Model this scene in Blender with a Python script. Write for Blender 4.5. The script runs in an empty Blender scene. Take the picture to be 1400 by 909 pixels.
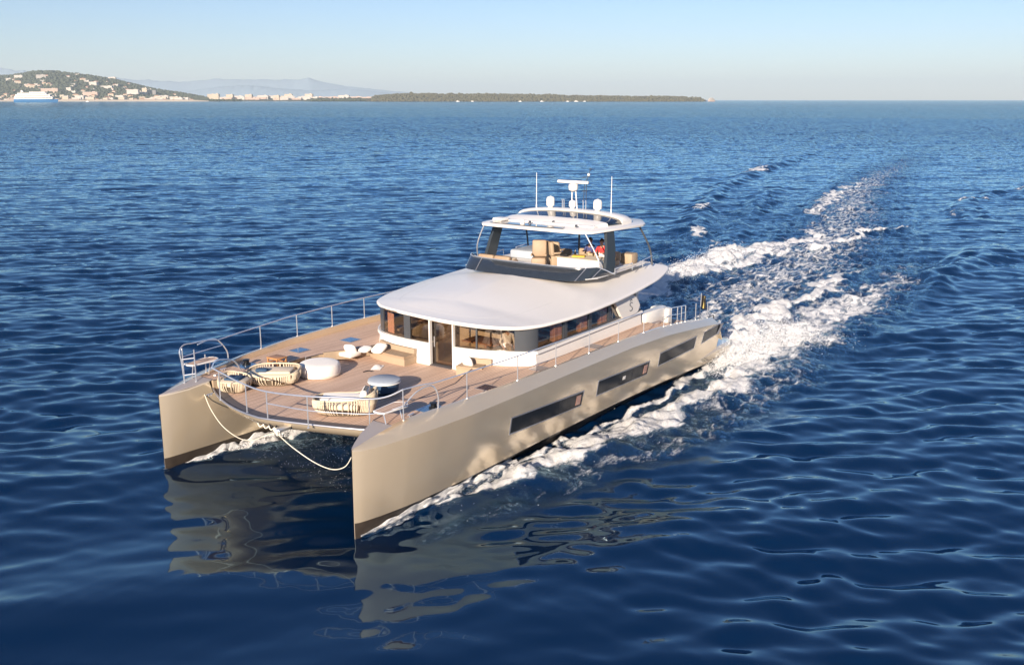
import bpy, bmesh, math, random
import numpy as np
from mathutils import Vector, Matrix

rad = math.radians
S = bpy.context.scene
COL = S.collection
random.seed(7)
RNG = np.random.default_rng(11)

# ------------------------------------------------------------------ camera, sky, sun, exposure
CAM = Vector((18.118, 22.727, 12.192))
FWD = Vector((-1039.506, -734.351, -308.891)).normalized()
cd = bpy.data.cameras.new('camera'); cam = bpy.data.objects.new('camera', cd); COL.objects.link(cam)
cam.location = CAM; cam.rotation_euler = FWD.to_track_quat('-Z', 'Y').to_euler()
cd.sensor_width = 36.0; cd.lens = 36.0 * 1309.68 / 1400.0
cd.clip_start = 0.5; cd.clip_end = 90000.0
S.camera = cam

SUN_EL, SUN_AZ = 17.0, 16.5            # azimuth from the bow (+X) towards port (+Y)
W = bpy.data.worlds.new('World'); S.world = W; W.use_nodes = True
nt = W.node_tree; sky = nt.nodes.new('ShaderNodeTexSky'); sky.sky_type = 'NISHITA'; sky.sun_disc = False
sky.sun_elevation = rad(SUN_EL); sky.sun_rotation = rad(90 - SUN_AZ)
sky.altitude = 0; sky.air_density = 1.0; sky.dust_density = 0.12; sky.ozone_density = 4.0
tint = nt.nodes.new('ShaderNodeMix'); tint.data_type = 'RGBA'; tint.blend_type = 'MULTIPLY'; tint.inputs['Factor'].default_value = 1.0
tint.inputs['B'].default_value = (0.88, 0.87, 1.0, 1); nt.links.new(sky.outputs[0], tint.inputs['A'])
nt.links.new(tint.outputs['Result'], nt.nodes['Background'].inputs[0]); nt.nodes['Background'].inputs[1].default_value = 0.072
sd = bpy.data.lights.new('sun', 'SUN'); so = bpy.data.objects.new('sun', sd); COL.objects.link(so)
sd.energy = 5.0; sd.angle = rad(0.5); sd.color = (1.0, 0.85, 0.69)
SUNV = Vector((math.cos(rad(SUN_EL)) * math.cos(rad(SUN_AZ)), math.cos(rad(SUN_EL)) * math.sin(rad(SUN_AZ)), math.sin(rad(SUN_EL))))
so.rotation_euler = (-SUNV).to_track_quat('-Z', 'Y').to_euler()
S.view_settings.view_transform = 'Standard'; S.view_settings.look = 'None'
S.view_settings.exposure = 1.0; S.view_settings.gamma = 1.0; S.view_settings.use_curve_mapping = False
S.render.engine = 'CYCLES'
S.cycles.max_bounces = 8; S.cycles.transparent_max_bounces = 12; S.cycles.volume_bounces = 0
S.cycles.caustics_reflective = False; S.cycles.caustics_refractive = False
S.cycles.sample_clamp_indirect = 6.0

# ------------------------------------------------------------------ materials
MATS = {}
def mat(name, col, rough=0.5, metal=0.0, var=0.12, scale=3.0, coat=0.0, bump=0.0, spec=0.5, sheen=0.0):
    m = bpy.data.materials.new(name); m.use_nodes = True; n = m.node_tree; b = n.nodes['Principled BSDF']
    b.inputs['Roughness'].default_value = rough; b.inputs['Metallic'].default_value = metal
    b.inputs['Coat Weight'].default_value = coat; b.inputs['Specular IOR Level'].default_value = spec
    b.inputs['Sheen Weight'].default_value = sheen
    tc = n.nodes.new('ShaderNodeTexCoord'); no = n.nodes.new('ShaderNodeTexNoise')
    no.inputs['Scale'].default_value = scale; no.inputs['Detail'].default_value = 6
    n.links.new(tc.outputs['Object'], no.inputs['Vector'])
    mx = n.nodes.new('ShaderNodeMix'); mx.data_type = 'RGBA'
    n.links.new(no.outputs['Fac'], mx.inputs['Factor'])
    mx.inputs['A'].default_value = tuple(c * (1 - var) for c in col) + (1,)
    mx.inputs['B'].default_value = tuple(min(1, c * (1 + var)) for c in col) + (1,)
    n.links.new(mx.outputs['Result'], b.inputs['Base Color'])
    if bump:
        bp = n.nodes.new('ShaderNodeBump'); bp.inputs['Strength'].default_value = bump; bp.inputs['Distance'].default_value = 0.02
        n.links.new(no.outputs['Fac'], bp.inputs['Height']); n.links.new(bp.outputs[0], b.inputs['Normal'])
    MATS[name] = m
    return m

def math_node(n, op, a, b=None, c=None):
    x = n.nodes.new('ShaderNodeMath'); x.operation = op
    for i, v in enumerate((a, b, c)):
        if v is None: continue
        if isinstance(v, (int, float)): x.inputs[i].default_value = v
        else: n.links.new(v, x.inputs[i])
    return x.outputs[0]

mat('champagne', (0.83, 0.685, 0.49), 0.22, 0.60, 0.10, 0.5, coat=0.5, bump=0.25)
mat('antifoul', (0.045, 0.034, 0.026), 0.45, 0, 0.35, 5)
mat('cap_grey', (0.30, 0.275, 0.275), 0.55, 0, 0.06)
mat('gelcoat', (0.76, 0.73, 0.69), 0.32, 0, 0.02, coat=0.05, spec=0.35)
mat('nonskid', (0.72, 0.70, 0.68), 0.6, 0, 0.03, 8)
mat('seam_grey', (0.50, 0.485, 0.475), 0.5, 0, 0.05)
mat('tan', (0.37, 0.275, 0.185), 0.75, 0, 0.12, 9)
mat('caramel', (0.34, 0.24, 0.155), 0.6, 0, 0.15, 6)
mat('beige', (0.62, 0.53, 0.41), 0.85, 0, 0.08, 12, bump=0.2)
mat('white_fabric', (0.78, 0.73, 0.67), 0.9, 0, 0.05, 10, bump=0.25, sheen=0.2)
mat('navy', (0.022, 0.06, 0.12), 0.8, 0, 0.2, 9, bump=0.2)
mat('grey_fabric', (0.36, 0.40, 0.45), 0.85, 0, 0.1, 9)
mat('wicker', (0.58, 0.49, 0.36), 0.75, 0, 0.2, 14)
mat('wicker_dark', (0.10, 0.075, 0.05), 0.9, 0, 0.2, 8)
mat('steel', (0.78, 0.79, 0.81), 0.28, 0.75, 0.03)
mat('black', (0.012, 0.013, 0.015), 0.35, 0, 0.2)
mat('dark_grey', (0.055, 0.06, 0.068), 0.35, 0, 0.1, coat=0.3)
mat('pillar_grey', (0.035, 0.045, 0.055), 0.4, 0.2, 0.1)
mat('rim', (0.42, 0.42, 0.45), 0.35, 0.7, 0.05)
mat('deck_dark', (0.10, 0.088, 0.09), 0.6, 0, 0.12, 6)
mat('hatch_sky_reflect', (0.04, 0.11, 0.22), 0.12, 0, 0.1, coat=0.6)  # blue of the reflected sky put into the pane colour
mat('hatch_dark_reflect', (0.10, 0.055, 0.045), 0.15, 0, 0.1, coat=0.5)  # same kind of pane, its dark reflection put into the colour
mat('hull_window', (0.014, 0.016, 0.020), 0.16, 0, 0.1, spec=0.22)
mat('acrylic', (0.028, 0.036, 0.048), 0.14, 0, 0.15, coat=0.4)
mat('curtain', (0.74, 0.42, 0.32), 0.85, 0, 0.08, 4)
mat('curtain_lit_cabin', (0.40, 0.215, 0.165), 0.25, 0, 0.25, 3.0, coat=0.5)
mat('wood', (0.40, 0.20, 0.09), 0.5, 0, 0.2, 5)
mat('wood_orange', (0.52, 0.24, 0.09), 0.5, 0, 0.15, 5)
mat('interior', (0.40, 0.28, 0.17), 0.6, 0, 0.2, 2)
mat('interior_light', (0.55, 0.46, 0.34), 0.6, 0, 0.1, 2)
mat('rope', (0.72, 0.67, 0.56), 0.9, 0, 0.1, 20)
mat('skin', (0.46, 0.27, 0.18), 0.55, 0, 0.06)
mat('hair', (0.02, 0.013, 0.009), 0.6, 0, 0.2)
mat('red_cloth', (0.55, 0.03, 0.03), 0.8, 0, 0.1)
mat('blue_cloth', (0.05, 0.06, 0.16), 0.85, 0, 0.1)
mat('white_cloth', (0.78, 0.76, 0.72), 0.85, 0, 0.05)
mat('khaki_cloth', (0.42, 0.33, 0.22), 0.85, 0, 0.1)
mat('yellow_cloth', (0.65, 0.45, 0.06), 0.85, 0, 0.2)
mat('flag_dark', (0.02, 0.016, 0.014), 0.85, 0, 0.2)
mat('flag_gold', (0.50, 0.38, 0.12), 0.85, 0, 0.1)
mat('ship_blue', (0.015, 0.13, 0.32), 0.45, 0, 0.1, 0.05)
mat('ship_white', (0.80, 0.77, 0.72), 0.5, 0, 0.05, 0.05)
mat('ship_window', (0.12, 0.12, 0.13), 0.3, 0, 0.1, 0.05)
mat('wall_white', (0.56, 0.51, 0.45), 0.8, 0, 0.08, 0.1)
mat('wall_pink', (0.50, 0.35, 0.27), 0.8, 0, 0.08, 0.1)
mat('wall_cream', (0.52, 0.43, 0.31), 0.8, 0, 0.08, 0.1)
mat('tile_roof', (0.40, 0.20, 0.13), 0.85, 0, 0.15, 0.2)
mat('flat_roof', (0.45, 0.42, 0.40), 0.85, 0, 0.1, 0.2)
mat('facade_dark', (0.14, 0.13, 0.13), 0.5, 0, 0.2, 0.2)
mat('hill_green', (0.060, 0.070, 0.042), 0.95, 0, 0.45, 0.012)
mat('wood_green', (0.050, 0.062, 0.030), 0.95, 0, 0.5, 0.02)
mat('island_green', (0.085, 0.078, 0.042), 0.95, 0, 0.5, 0.02)
mat('sand', (0.50, 0.42, 0.32), 0.95, 0, 0.15, 0.02)
mat('mountain_hazed', (0.30, 0.40, 0.48), 0.95, 0, 0.25, 0.0006)  # rock with the pale blue of far haze mixed into its colour
mat('spray_white', (0.86, 0.86, 0.86), 0.7, 0, 0.03)

def teak():
    m = bpy.data.materials.new('teak'); m.use_nodes = True; n = m.node_tree; b = n.nodes['Principled BSDF']
    tc = n.nodes.new('ShaderNodeTexCoord'); sp = n.nodes.new('ShaderNodeSeparateXYZ')
    n.links.new(tc.outputs['Object'], sp.inputs[0])
    fr = math_node(n, 'FRACT', math_node(n, 'DIVIDE', sp.outputs['Y'], 0.11))
    caulk = math_node(n, 'LESS_THAN', fr, 0.10)
    plank = math_node(n, 'FLOOR', math_node(n, 'DIVIDE', sp.outputs['Y'], 0.11))
    wn = n.nodes.new('ShaderNodeTexWhiteNoise'); wn.noise_dimensions = '1D'; n.links.new(plank, wn.inputs['W'])
    mp = n.nodes.new('ShaderNodeMapping'); mp.inputs['Scale'].default_value = (0.8, 9, 1); n.links.new(tc.outputs['Object'], mp.inputs[0])
    no = n.nodes.new('ShaderNodeTexNoise'); no.inputs['Scale'].default_value = 2.2; no.inputs['Detail'].default_value = 5
    n.links.new(mp.outputs[0], no.inputs['Vector'])
    no2 = n.nodes.new('ShaderNodeTexNoise'); no2.inputs['Scale'].default_value = 0.55; no2.inputs['Detail'].default_value = 5
    n.links.new(tc.outputs['Object'], no2.inputs['Vector'])
    f = math_node(n, 'ADD', math_node(n, 'MULTIPLY', wn.outputs['Value'], 0.35), math_node(n, 'MULTIPLY', no.outputs['Fac'], 0.40))
    f = math_node(n, 'ADD', f, math_node(n, 'MULTIPLY', no2.outputs['Fac'], 0.35))
    mx = n.nodes.new('ShaderNodeMix'); mx.data_type = 'RGBA'; n.links.new(f, mx.inputs['Factor'])
    mx.inputs['A'].default_value = (0.46, 0.29, 0.195, 1); mx.inputs['B'].default_value = (0.80, 0.575, 0.425, 1)
    m2 = n.nodes.new('ShaderNodeMix'); m2.data_type = 'RGBA'; n.links.new(caulk, m2.inputs['Factor'])
    n.links.new(mx.outputs['Result'], m2.inputs['A']); m2.inputs['B'].default_value = (0.10, 0.07, 0.055, 1)
    n.links.new(m2.outputs['Result'], b.inputs['Base Color']); b.inputs['Roughness'].default_value = 0.7
    MATS['teak'] = m
teak()

def thin_glass(name, tint, refl_rough=0.02, extra=0.04):
    m = bpy.data.materials.new(name); m.use_nodes = True; n = m.node_tree
    n.nodes.remove(n.nodes['Principled BSDF'])
    tr = n.nodes.new('ShaderNodeBsdfTransparent'); tr.inputs[0].default_value = tint + (1,)
    gl = n.nodes.new('ShaderNodeBsdfGlossy'); gl.inputs['Roughness'].default_value = refl_rough; gl.inputs[0].default_value = (1, 1, 1, 1)
    fz = n.nodes.new('ShaderNodeFresnel'); fz.inputs[0].default_value = 1.5
    ge = n.nodes.new('ShaderNodeNewGeometry'); n.links.new(math_node(n, 'MULTIPLY_ADD', ge.outputs['Backfacing'], 1/1.5 - 1.5, 1.5), fz.inputs[0])
    f = math_node(n, 'MULTIPLY_ADD', fz.outputs[0], 1.1, extra)
    mx = n.nodes.new('ShaderNodeMixShader'); n.links.new(f, mx.inputs[0]); n.links.new(tr.outputs[0], mx.inputs[1]); n.links.new(gl.outputs[0], mx.inputs[2])
    n.links.new(mx.outputs[0], n.nodes['Material Output'].inputs['Surface'])
    MATS[name] = m
thin_glass('glass', (0.80, 0.75, 0.69))
thin_glass('skylight', (0.16, 0.17, 0.20), 0.05, 0.06)

# ------------------------------------------------------------------ mesh helpers
class MB:
    def __init__(s): s.v = []; s.f = []; s.m = []
    def face(s, pts, mi=0):
        i = len(s.v); s.v += [tuple(p) for p in pts]; s.f.append(list(range(i, i + len(pts)))); s.m.append(mi)
    def loft(s, rings, closed=True, caps=True, mi=0, ms=None):
        n = len(rings[0]); b = len(s.v)
        for r in rings: s.v += [tuple(p) for p in r]
        for i in range(len(rings) - 1):
            for j in range(n if closed else n - 1):
                k = (j + 1) % n
                s.f.append([b + i*n + j, b + i*n + k, b + (i+1)*n + k, b + (i+1)*n + j]); s.m.append(ms[j] if ms else mi)
        if caps and closed:
            s.f.append([b + j for j in range(n)][::-1]); s.m.append(mi)
            e = b + (len(rings) - 1) * n
            s.f.append([e + j for j in range(n)]); s.m.append(mi)
        return s
    def box(s, c, d, rz=0, mi=0, ry=0, bevel=0.0):
        M = Matrix.Translation(c) @ Matrix.Rotation(rz, 4, 'Z') @ Matrix.Rotation(ry, 4, 'Y')
        x, y, z = d[0]/2, d[1]/2, d[2]/2
        e = min(bevel, x*.9, y*.9, z*.9)
        if e <= 0:
            lay = [(-z, x, y), (z, x, y)]
            rings = [[M @ Vector((sx*a, sy*b, h)) for sx, sy in ((-1,-1),(1,-1),(1,1),(-1,1))] for h, a, b in lay]
        else:
            rings = []
            for h, q in ((-z, e), (-z + .3*e, .3*e), (-z + e, 0), (z - e, 0), (z - .3*e, .3*e), (z, e)):
                a, b = x - q, y - q; r = []
                for sx, sy in ((-1,-1),(1,-1),(1,1),(-1,1)):
                    k = e * 0.8
                    p1 = (sx*a, sy*(b-k)); p2 = (sx*(a-.3*k), sy*(b-.3*k)); p3 = (sx*(a-k), sy*b)
                    seq = (p1, p2, p3) if sx*sy > 0 else (p3, p2, p1)
                    r += [M @ Vector((p[0], p[1], h)) for p in seq]
                rings.append(r)
        return s.loft(rings, mi=mi)
    def tube(s, path, r, n=8, mi=0, closed=False, taper=None):
        P = [Vector(p) for p in path]; rings = []
        up = None
        for i, p in enumerate(P):
            a = P[i-1] if (i > 0 or closed) else p; b = P[(i+1) % len(P)] if (i < len(P)-1 or closed) else p
            t = (b - a).normalized()
            if up is None: up = Vector((0,0,1)) if abs(t.z) < .9 else Vector((1,0,0))
            x = t.cross(up)
            if x.length < 1e-5: x = t.cross(Vector((0.3,1,0.2)))
            x.normalize(); y = x.cross(t).normalized(); up = y
            rr = r if taper is None else r * (1 + (taper - 1) * i / max(1, len(P)-1))
            rings.append([p + x*math.cos(q*2*math.pi/n)*rr + y*math.sin(q*2*math.pi/n)*rr for q in range(n)])
        if closed: rings.append(rings[0])
        return s.loft(rings, caps=not closed, mi=mi)
    def lathe(s, prof, c=(0,0,0), n=32, mi=0, sx=1, sy=1):
        rings = [[(c[0] + r*math.cos(2*math.pi*j/n)*sx, c[1] + r*math.sin(2*math.pi*j/n)*sy, c[2] + z) for j in range(n)] for r, z in prof]
        return s.loft(rings, mi=mi)
    def prism(s, poly, z0, z1, mi=0, top=None):
        b = len(s.v); n = len(poly)
        s.v += [(p[0], p[1], z0) for p in poly] + [(p[0], p[1], z1) for p in poly]
        for j in range(n):
            k = (j+1) % n; s.f.append([b+j, b+k, b+n+k, b+n+j]); s.m.append(mi)
        s.f.append([b+j for j in range(n)][::-1]); s.m.append(mi)
        s.f.append([b+n+j for j in range(n)]); s.m.append(mi if top is None else top)
        return s
    def prism_y(s, poly, y0, y1, mi=0):          # poly in X-Z
        return s.loft([[(p[0], y0, p[1]) for p in poly], [(p[0], y1, p[1]) for p in poly]], mi=mi)
    def build(s, name, mats, parent=None, smooth=40, loc=None, rotz=0.0):
        me = bpy.data.meshes.new(name); me.from_pydata(s.v, [], s.f)
        for m in ([mats] if isinstance(mats, str) else mats): me.materials.append(MATS[m])
        me.polygons.foreach_set('material_index', s.m)
        bm = bmesh.new(); bm.from_mesh(me)
        bmesh.ops.remove_doubles(bm, verts=bm.verts, dist=1e-5)
        bmesh.ops.recalc_face_normals(bm, faces=bm.faces)
        bm.to_mesh(me); bm.free()
        if smooth:
            me.polygons.foreach_set('use_smooth', [True] * len(me.polygons)); me.set_sharp_from_angle(angle=rad(smooth))
        o = bpy.data.objects.new(name, me); COL.objects.link(o)
        if parent: o.parent = parent
        if loc: o.location = loc
        o.rotation_euler.z = rotz
        return o

def tag(o, label, cat, group=None):
    o['label'] = label; o['category'] = cat
    if group: o['group'] = group
    return o
def empty(name, loc, label, cat, group=None, rotz=0.0):
    o = bpy.data.objects.new(name, None); COL.objects.link(o); o.location = loc; o.rotation_euler.z = rotz
    o.empty_display_size = 0.3
    return tag(o, label, cat, group)
def arc(pts, n=8):                                # Catmull-Rom through points
    P = [Vector(p) for p in pts]; out = []
    for i in range(len(P) - 1):
        p0 = P[max(0, i-1)]; p1 = P[i]; p2 = P[i+1]; p3 = P[min(len(P)-1, i+2)]
        for k in range(n):
            t = k / n
            out.append(0.5 * ((2*p1) + (p2-p0)*t + (2*p0-5*p1+4*p2-p3)*t*t + (-p0+3*p1-3*p2+p3)*t**3))
    return out + [P[-1]]
def interp(x, xs, ys): return float(np.interp(x, xs, ys))

# ------------------------------------------------------------------ sea (wave field from a directional spectrum, wake and bow waves of the boat)
HD = Vector((FWD.x, FWD.y, 0)).normalized(); RT = Vector((HD.y, -HD.x, 0))
def wave_tile(N, L, lam_p, lam_min, lam_max, ang, spread, seed):
    r = np.random.default_rng(seed)
    k1 = np.fft.fftfreq(N, L / N) * 2 * np.pi
    KX, KY = np.meshgrid(k1, k1, indexing='ij'); K = np.hypot(KX, KY); K[0, 0] = 1e9
    kp = 2 * np.pi / lam_p
    P = np.exp(-0.75 * (kp / K) ** 2) / K ** 3.6
    P *= np.exp(-(K / (2*np.pi/lam_min)) ** 4) * (1 - np.exp(-(K / (2*np.pi/lam_max)) ** 4))
    d = np.arctan2(KY, KX) - ang; D = np.abs(np.cos(d)) ** spread
    A = np.sqrt(P * D) * (r.normal(size=K.shape) + 1j * r.normal(size=K.shape)); A[0, 0] = 0
    h = np.fft.ifft2(A).real; s = 1 / h.std()
    cx = np.fft.ifft2(-1j * A * KX / K).real * s; cy = np.fft.ifft2(-1j * A * KY / K).real * s
    return h * s, cx, cy
def sample(T, L, x, y):
    N = T.shape[0]; u = (x / L % 1.0) * N; v = (y / L % 1.0) * N
    i = np.floor(u).astype(int); j = np.floor(v).astype(int); a = u - i; b = v - j
    i %= N; j %= N; i2 = (i + 1) % N; j2 = (j + 1) % N
    return T[i, j]*(1-a)*(1-b) + T[i2, j]*a*(1-b) + T[i, j2]*(1-a)*b + T[i2, j2]*a*b
WA = math.atan2(HD.y, HD.x)
LA, LB, LC, LD = 53.0, 37.0, 131.0, 29.0
TA = wave_tile(512, LA, 1.75, 0.85, 9, WA + 0.16, 9, 1)
TB = wave_tile(512, LB, 1.1, 0.6, 4, WA - 0.28, 7, 2)
TC = wave_tile(256, LC, 11.0, 4.0, 40, WA + 0.3, 6, 3)
TN = wave_tile(512, LD, 1.4, 0.28, 4, 0.0, 0, 4)[0]       # isotropic chop for foam and turbulence

def smooth(e0, e1, x):
    t = np.clip((x - e0) / (e1 - e0), 0, 1); return t * t * (3 - 2 * t)
def ribbon(x, y, pts):
    """soft strip along a polyline of (x, y, half width, strength)"""
    out = np.zeros_like(x); P = np.array(pts, float)
    for a, b in zip(P[:-1], P[1:]):
        d = b[:2] - a[:2]; L2 = d @ d
        t = np.clip(((x - a[0])*d[0] + (y - a[1])*d[1]) / L2, 0, 1)
        q = np.hypot(x - a[0] - t*d[0], y - a[1] - t*d[1])
        w = a[2] + t*(b[2]-a[2]); s = a[3] + t*(b[3]-a[3])
        out = np.maximum(out, s * np.exp(-(q / w) ** 2))
    return out
FOAM_GLINTS = [
 [(-2.6,4.75,.15,.5),(-3.6,4.95,.3,1.1),(-5.0,5.25,.45,1.3),(-6.4,5.6,.6,1.4),(-8,6.05,.7,1.3),(-12.3,6.35,.9,1.25),(-16,7.0,1.0,1.15),(-20.6,7.2,1.1,1.0),(-23.8,7.6,1.2,.9),(-30,8.0,1.5,.6),(-40,7.8,2,.4)],
 [(-.25,4.55,.05,.7),(-1.5,4.58,.10,1.0),(-3.0,4.66,.2,1.2),(-6,5.0,.3,1.3),(-12,5.22,.22,1.1),(-20,5.3,.25,1.0),(-23.5,5.35,.5,1.1)],
 [(-1.0,6.2,.25,.25),(-2.8,6.4,.35,.42),(-4.2,6.8,.5,.42),(-8,7.4,1,.50),(-13,8.6,1.3,.50),(-21,8.6,1.3,.52),(-30,8.4,1.5,.45),(-48,8,2,.38)],
 [(-24.5,5.2,1.2,1.1),(-29,4.3,1.1,1.15),(-35,3.8,1.0,1.15),(-41,4.1,.8,1.1),(-48,3.7,.8,.95),(-56,3.2,.8,.45)],
 [(-24,6.6,1.5,.85),(-32,6.6,2.0,.80),(-42,6.4,2.2,.76),(-50,6.6,2.2,.62),(-60,6.0,2.2,.4)],
 [(-56,-2.5,.7,.4),(-63,-2.2,.7,.95),(-70,-1.2,.6,1.05),(-78,-.4,.6,.95),(-84,0,.5,.3)],
 [(-24.5,-5.2,1.2,1.0),(-33,-5.6,1.2,1.0),(-42.8,-6.0,1.3,1.35),(-50,-6.5,1.4,1.3),(-56,-6.3,1.4,1.15),(-61,-5.6,1.2,1.0),(-69,-5,1.2,.85),(-80,-7.5,2,.55),(-100,-12,2.5,.5)],
 [(-46,-4.5,1.0,.9),(-60,-4.5,1.0,.8),(-68,-3.2,.9,.6)],
 [(-22.5,0,4.5,.58),(-30,.5,5,.64),(-42,0,5.5,.64),(-55,-1.0,6,.64),(-70,-3.5,6,.62),(-90,-8,5.5,.60),(-115,-14,5,.60),(-148,-20,5,.56),(-190,-26,5,.46),(-235,-32,5.5,.26),(-290,-39,6,.10)],
 [(-86,-11,1.2,.75),(-105,-14.8,1.4,.8),(-125,-17.5,1.6,.72),(-150,-21,1.8,.55)],
 [(-24,-8,2,.5),(-34,-10,2.5,.5),(-48,-12,3,.42),(-70,-15,3,.32),(-100,-20,4,.25)],
 [(-61,-13.2,.4,.9),(-64,-14.4,.7,1.0),(-67,-15.2,.5,.7)],
 [(-58,-10.5,.4,.7),(-62,-11.8,.5,.8)],
 [(-80,-21.5,.5,.7),(-84,-23,.9,.9),(-88,-24,.5,.5)],
 [(-134,-37.6,.6,.7),(-144,-39.6,1.1,.95),(-153,-41.5,.7,.7)],
 [(-116,1.4,.5,.7),(-111,-.6,.7,.7)], [(-130,3.4,.5,.75),(-137,3.2,.7,.7)], [(-92,2.3,.4,.5),(-98,2.0,.6,.6)],  # bright glints on the right-hand crests, painted in as foam patches
 [(-.8,-4.36,.08,.7),(-2.2,-4.1,.2,1.1),(-4.0,-3.75,.3,1.2),(-6.5,-3.3,.5,1.2),(-10,-2.8,.6,1.0)],
 [(-3.5,-3.2,.8,.35),(-5,-1.5,1.6,.42),(-6,1.5,1.6,.42),(-3.2,2.6,1.0,.34)],
 [(-3,-4.7,.2,.9),(-6,-5.6,.6,1.2),(-12,-6.4,.9,1.1),(-20,-7.2,1.1,1.0),(-26,-8,1.4,.8)],
 [(-.15,-4.5,.16,.7),(.05,-4.4,.14,.7)], [(-2.2,3.9,.25,.6),(-5,3.5,.4,.8)],
]
RIDGE = [   # (x, y, half width, height) of the boat's own waves
 [(-4,5.6,.5,.15),(-8,6.3,.8,.28),(-16,7.3,1.0,.26),(-24,8.0,1.3,.22),(-40,8.6,1.6,.2)],
 [(-26,4.6,1.6,.35),(-35,3.9,1.2,.40),(-48,3.7,1.1,.25)],
 [(-40,-5.6,1.5,.45),(-50,-6.6,1.5,.5),(-60,-6,1.5,.35)],
 [(-62,-2,1.0,.35),(-78,-.4,1.0,.35)],
 [(-45,9.6,1.3,.25),(-54,9.2,1.1,.5),(-62,9.4,1.1,.5),(-72,10.2,1.3,.2)],
 [(-88,5.0,1.3,.2),(-104,1.2,1.2,.45),(-114,0.4,1.2,.55),(-126,1.5,1.2,.35)],
 [(-118,4.6,1.3,.3),(-133,3.8,1.2,.55),(-150,4.4,1.4,.35)],
 [(-50,-9.5,1.2,.25),(-64,-14.6,1.1,.5),(-83,-22.8,1.2,.55),(-110,-31.5,1.4,.5),(-150,-41,1.6,.55),(-195,-49.5,2,.4),(-260,-60,2.4,.25)],
 [(-50,-6.5,1.2,.2),(-72,-13.5,1.1,.4),(-95,-20,1.2,.45),(-125,-28.5,1.5,.3)],
 [(-86,-12,1.2,.35),(-104,-15.5,1.2,.35),(-128,-19.5,1.4,.25)],
 [(0.6,-5.3,.5,.05),(-6,-6.3,.9,.28),(-16,-7.6,1.2,.28),(-30,-9.6,1.6,.25)],
]
def sea_fields(x, y):
    r = np.hypot(x - CAM.x, y - CAM.y)
    fade = 1 - smooth(700, 2600, r); fadeB = 1 - smooth(70, 240, r); fadeC = (1 - smooth(5000, 12000, r)) * np.maximum(1, r * .0008)
    # slick water pushed ahead of and between the hulls
    calm = np.exp(-(((x - 5.0) / 10.5) ** 2 + ((y - 4.5) / 9.5) ** 2) ** 1.6)
    trail = ribbon(x, y, [(-22,0,8,1),(-60,-2,9,.9),(-150,-19,10,.7),(-300,-40,12,.4)]) * (x < -18)
    amp = (1 - .80 * calm) * (1 - .35 * trail)
    aA, aB, aC = .040 * amp * fade * np.maximum(1, r / 190), .013 * (1 - .93 * calm) * (1 - .3*trail) * fadeB, .066 * (1 - .15*calm) * fadeC
    z = aA*sample(TA[0], LA, x, y) + aB*sample(TB[0], LB, x, y) + aC*sample(TC[0], LC, x, y)
    dx = .10*(aA*sample(TA[1], LA, x, y) + aB*sample(TB[1], LB, x, y)); dy = .10*(aA*sample(TA[2], LA, x, y) + aB*sample(TB[2], LB, x, y))
    foam = np.zeros_like(x); ridge = np.zeros_like(x)
    sel = (x < 3) & (x > -720) & (y > -110) & (y < 30)
    xs, ys = x[sel], y[sel]
    wob = sample(TN, LD, xs*.22, ys*.22); wob2 = sample(TN, LD, xs*.22 + 11, ys*.22 + 5)
    wx, wy = xs + .55*wob*smooth(2, 12, -xs), ys + .45*wob2*smooth(1, 10, -xs)
    f = np.zeros_like(xs)
    for p in FOAM_GLINTS: f = np.maximum(f, ribbon(wx, wy, p))
    g = np.zeros_like(xs)
    for p in RIDGE: g = g + ribbon(wx, wy, p)
    foam[sel] = f; ridge[sel] = g
    n1 = sample(TN, LD, xs*.8, ys*.8); n2 = sample(TN, LD, xs*2.1 + 3, ys*2.1)
    near = 1 - smooth(150, 420, r[sel])
    z[sel] += g + near * np.clip(f, 0, 1.1) * (.060*n1 + .022*n2) + .08*np.clip(f - .5, 0, 1)
    z[sel] += near * trail[sel] * .045 * n1
    return z, dx, dy, foam, calm

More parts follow.
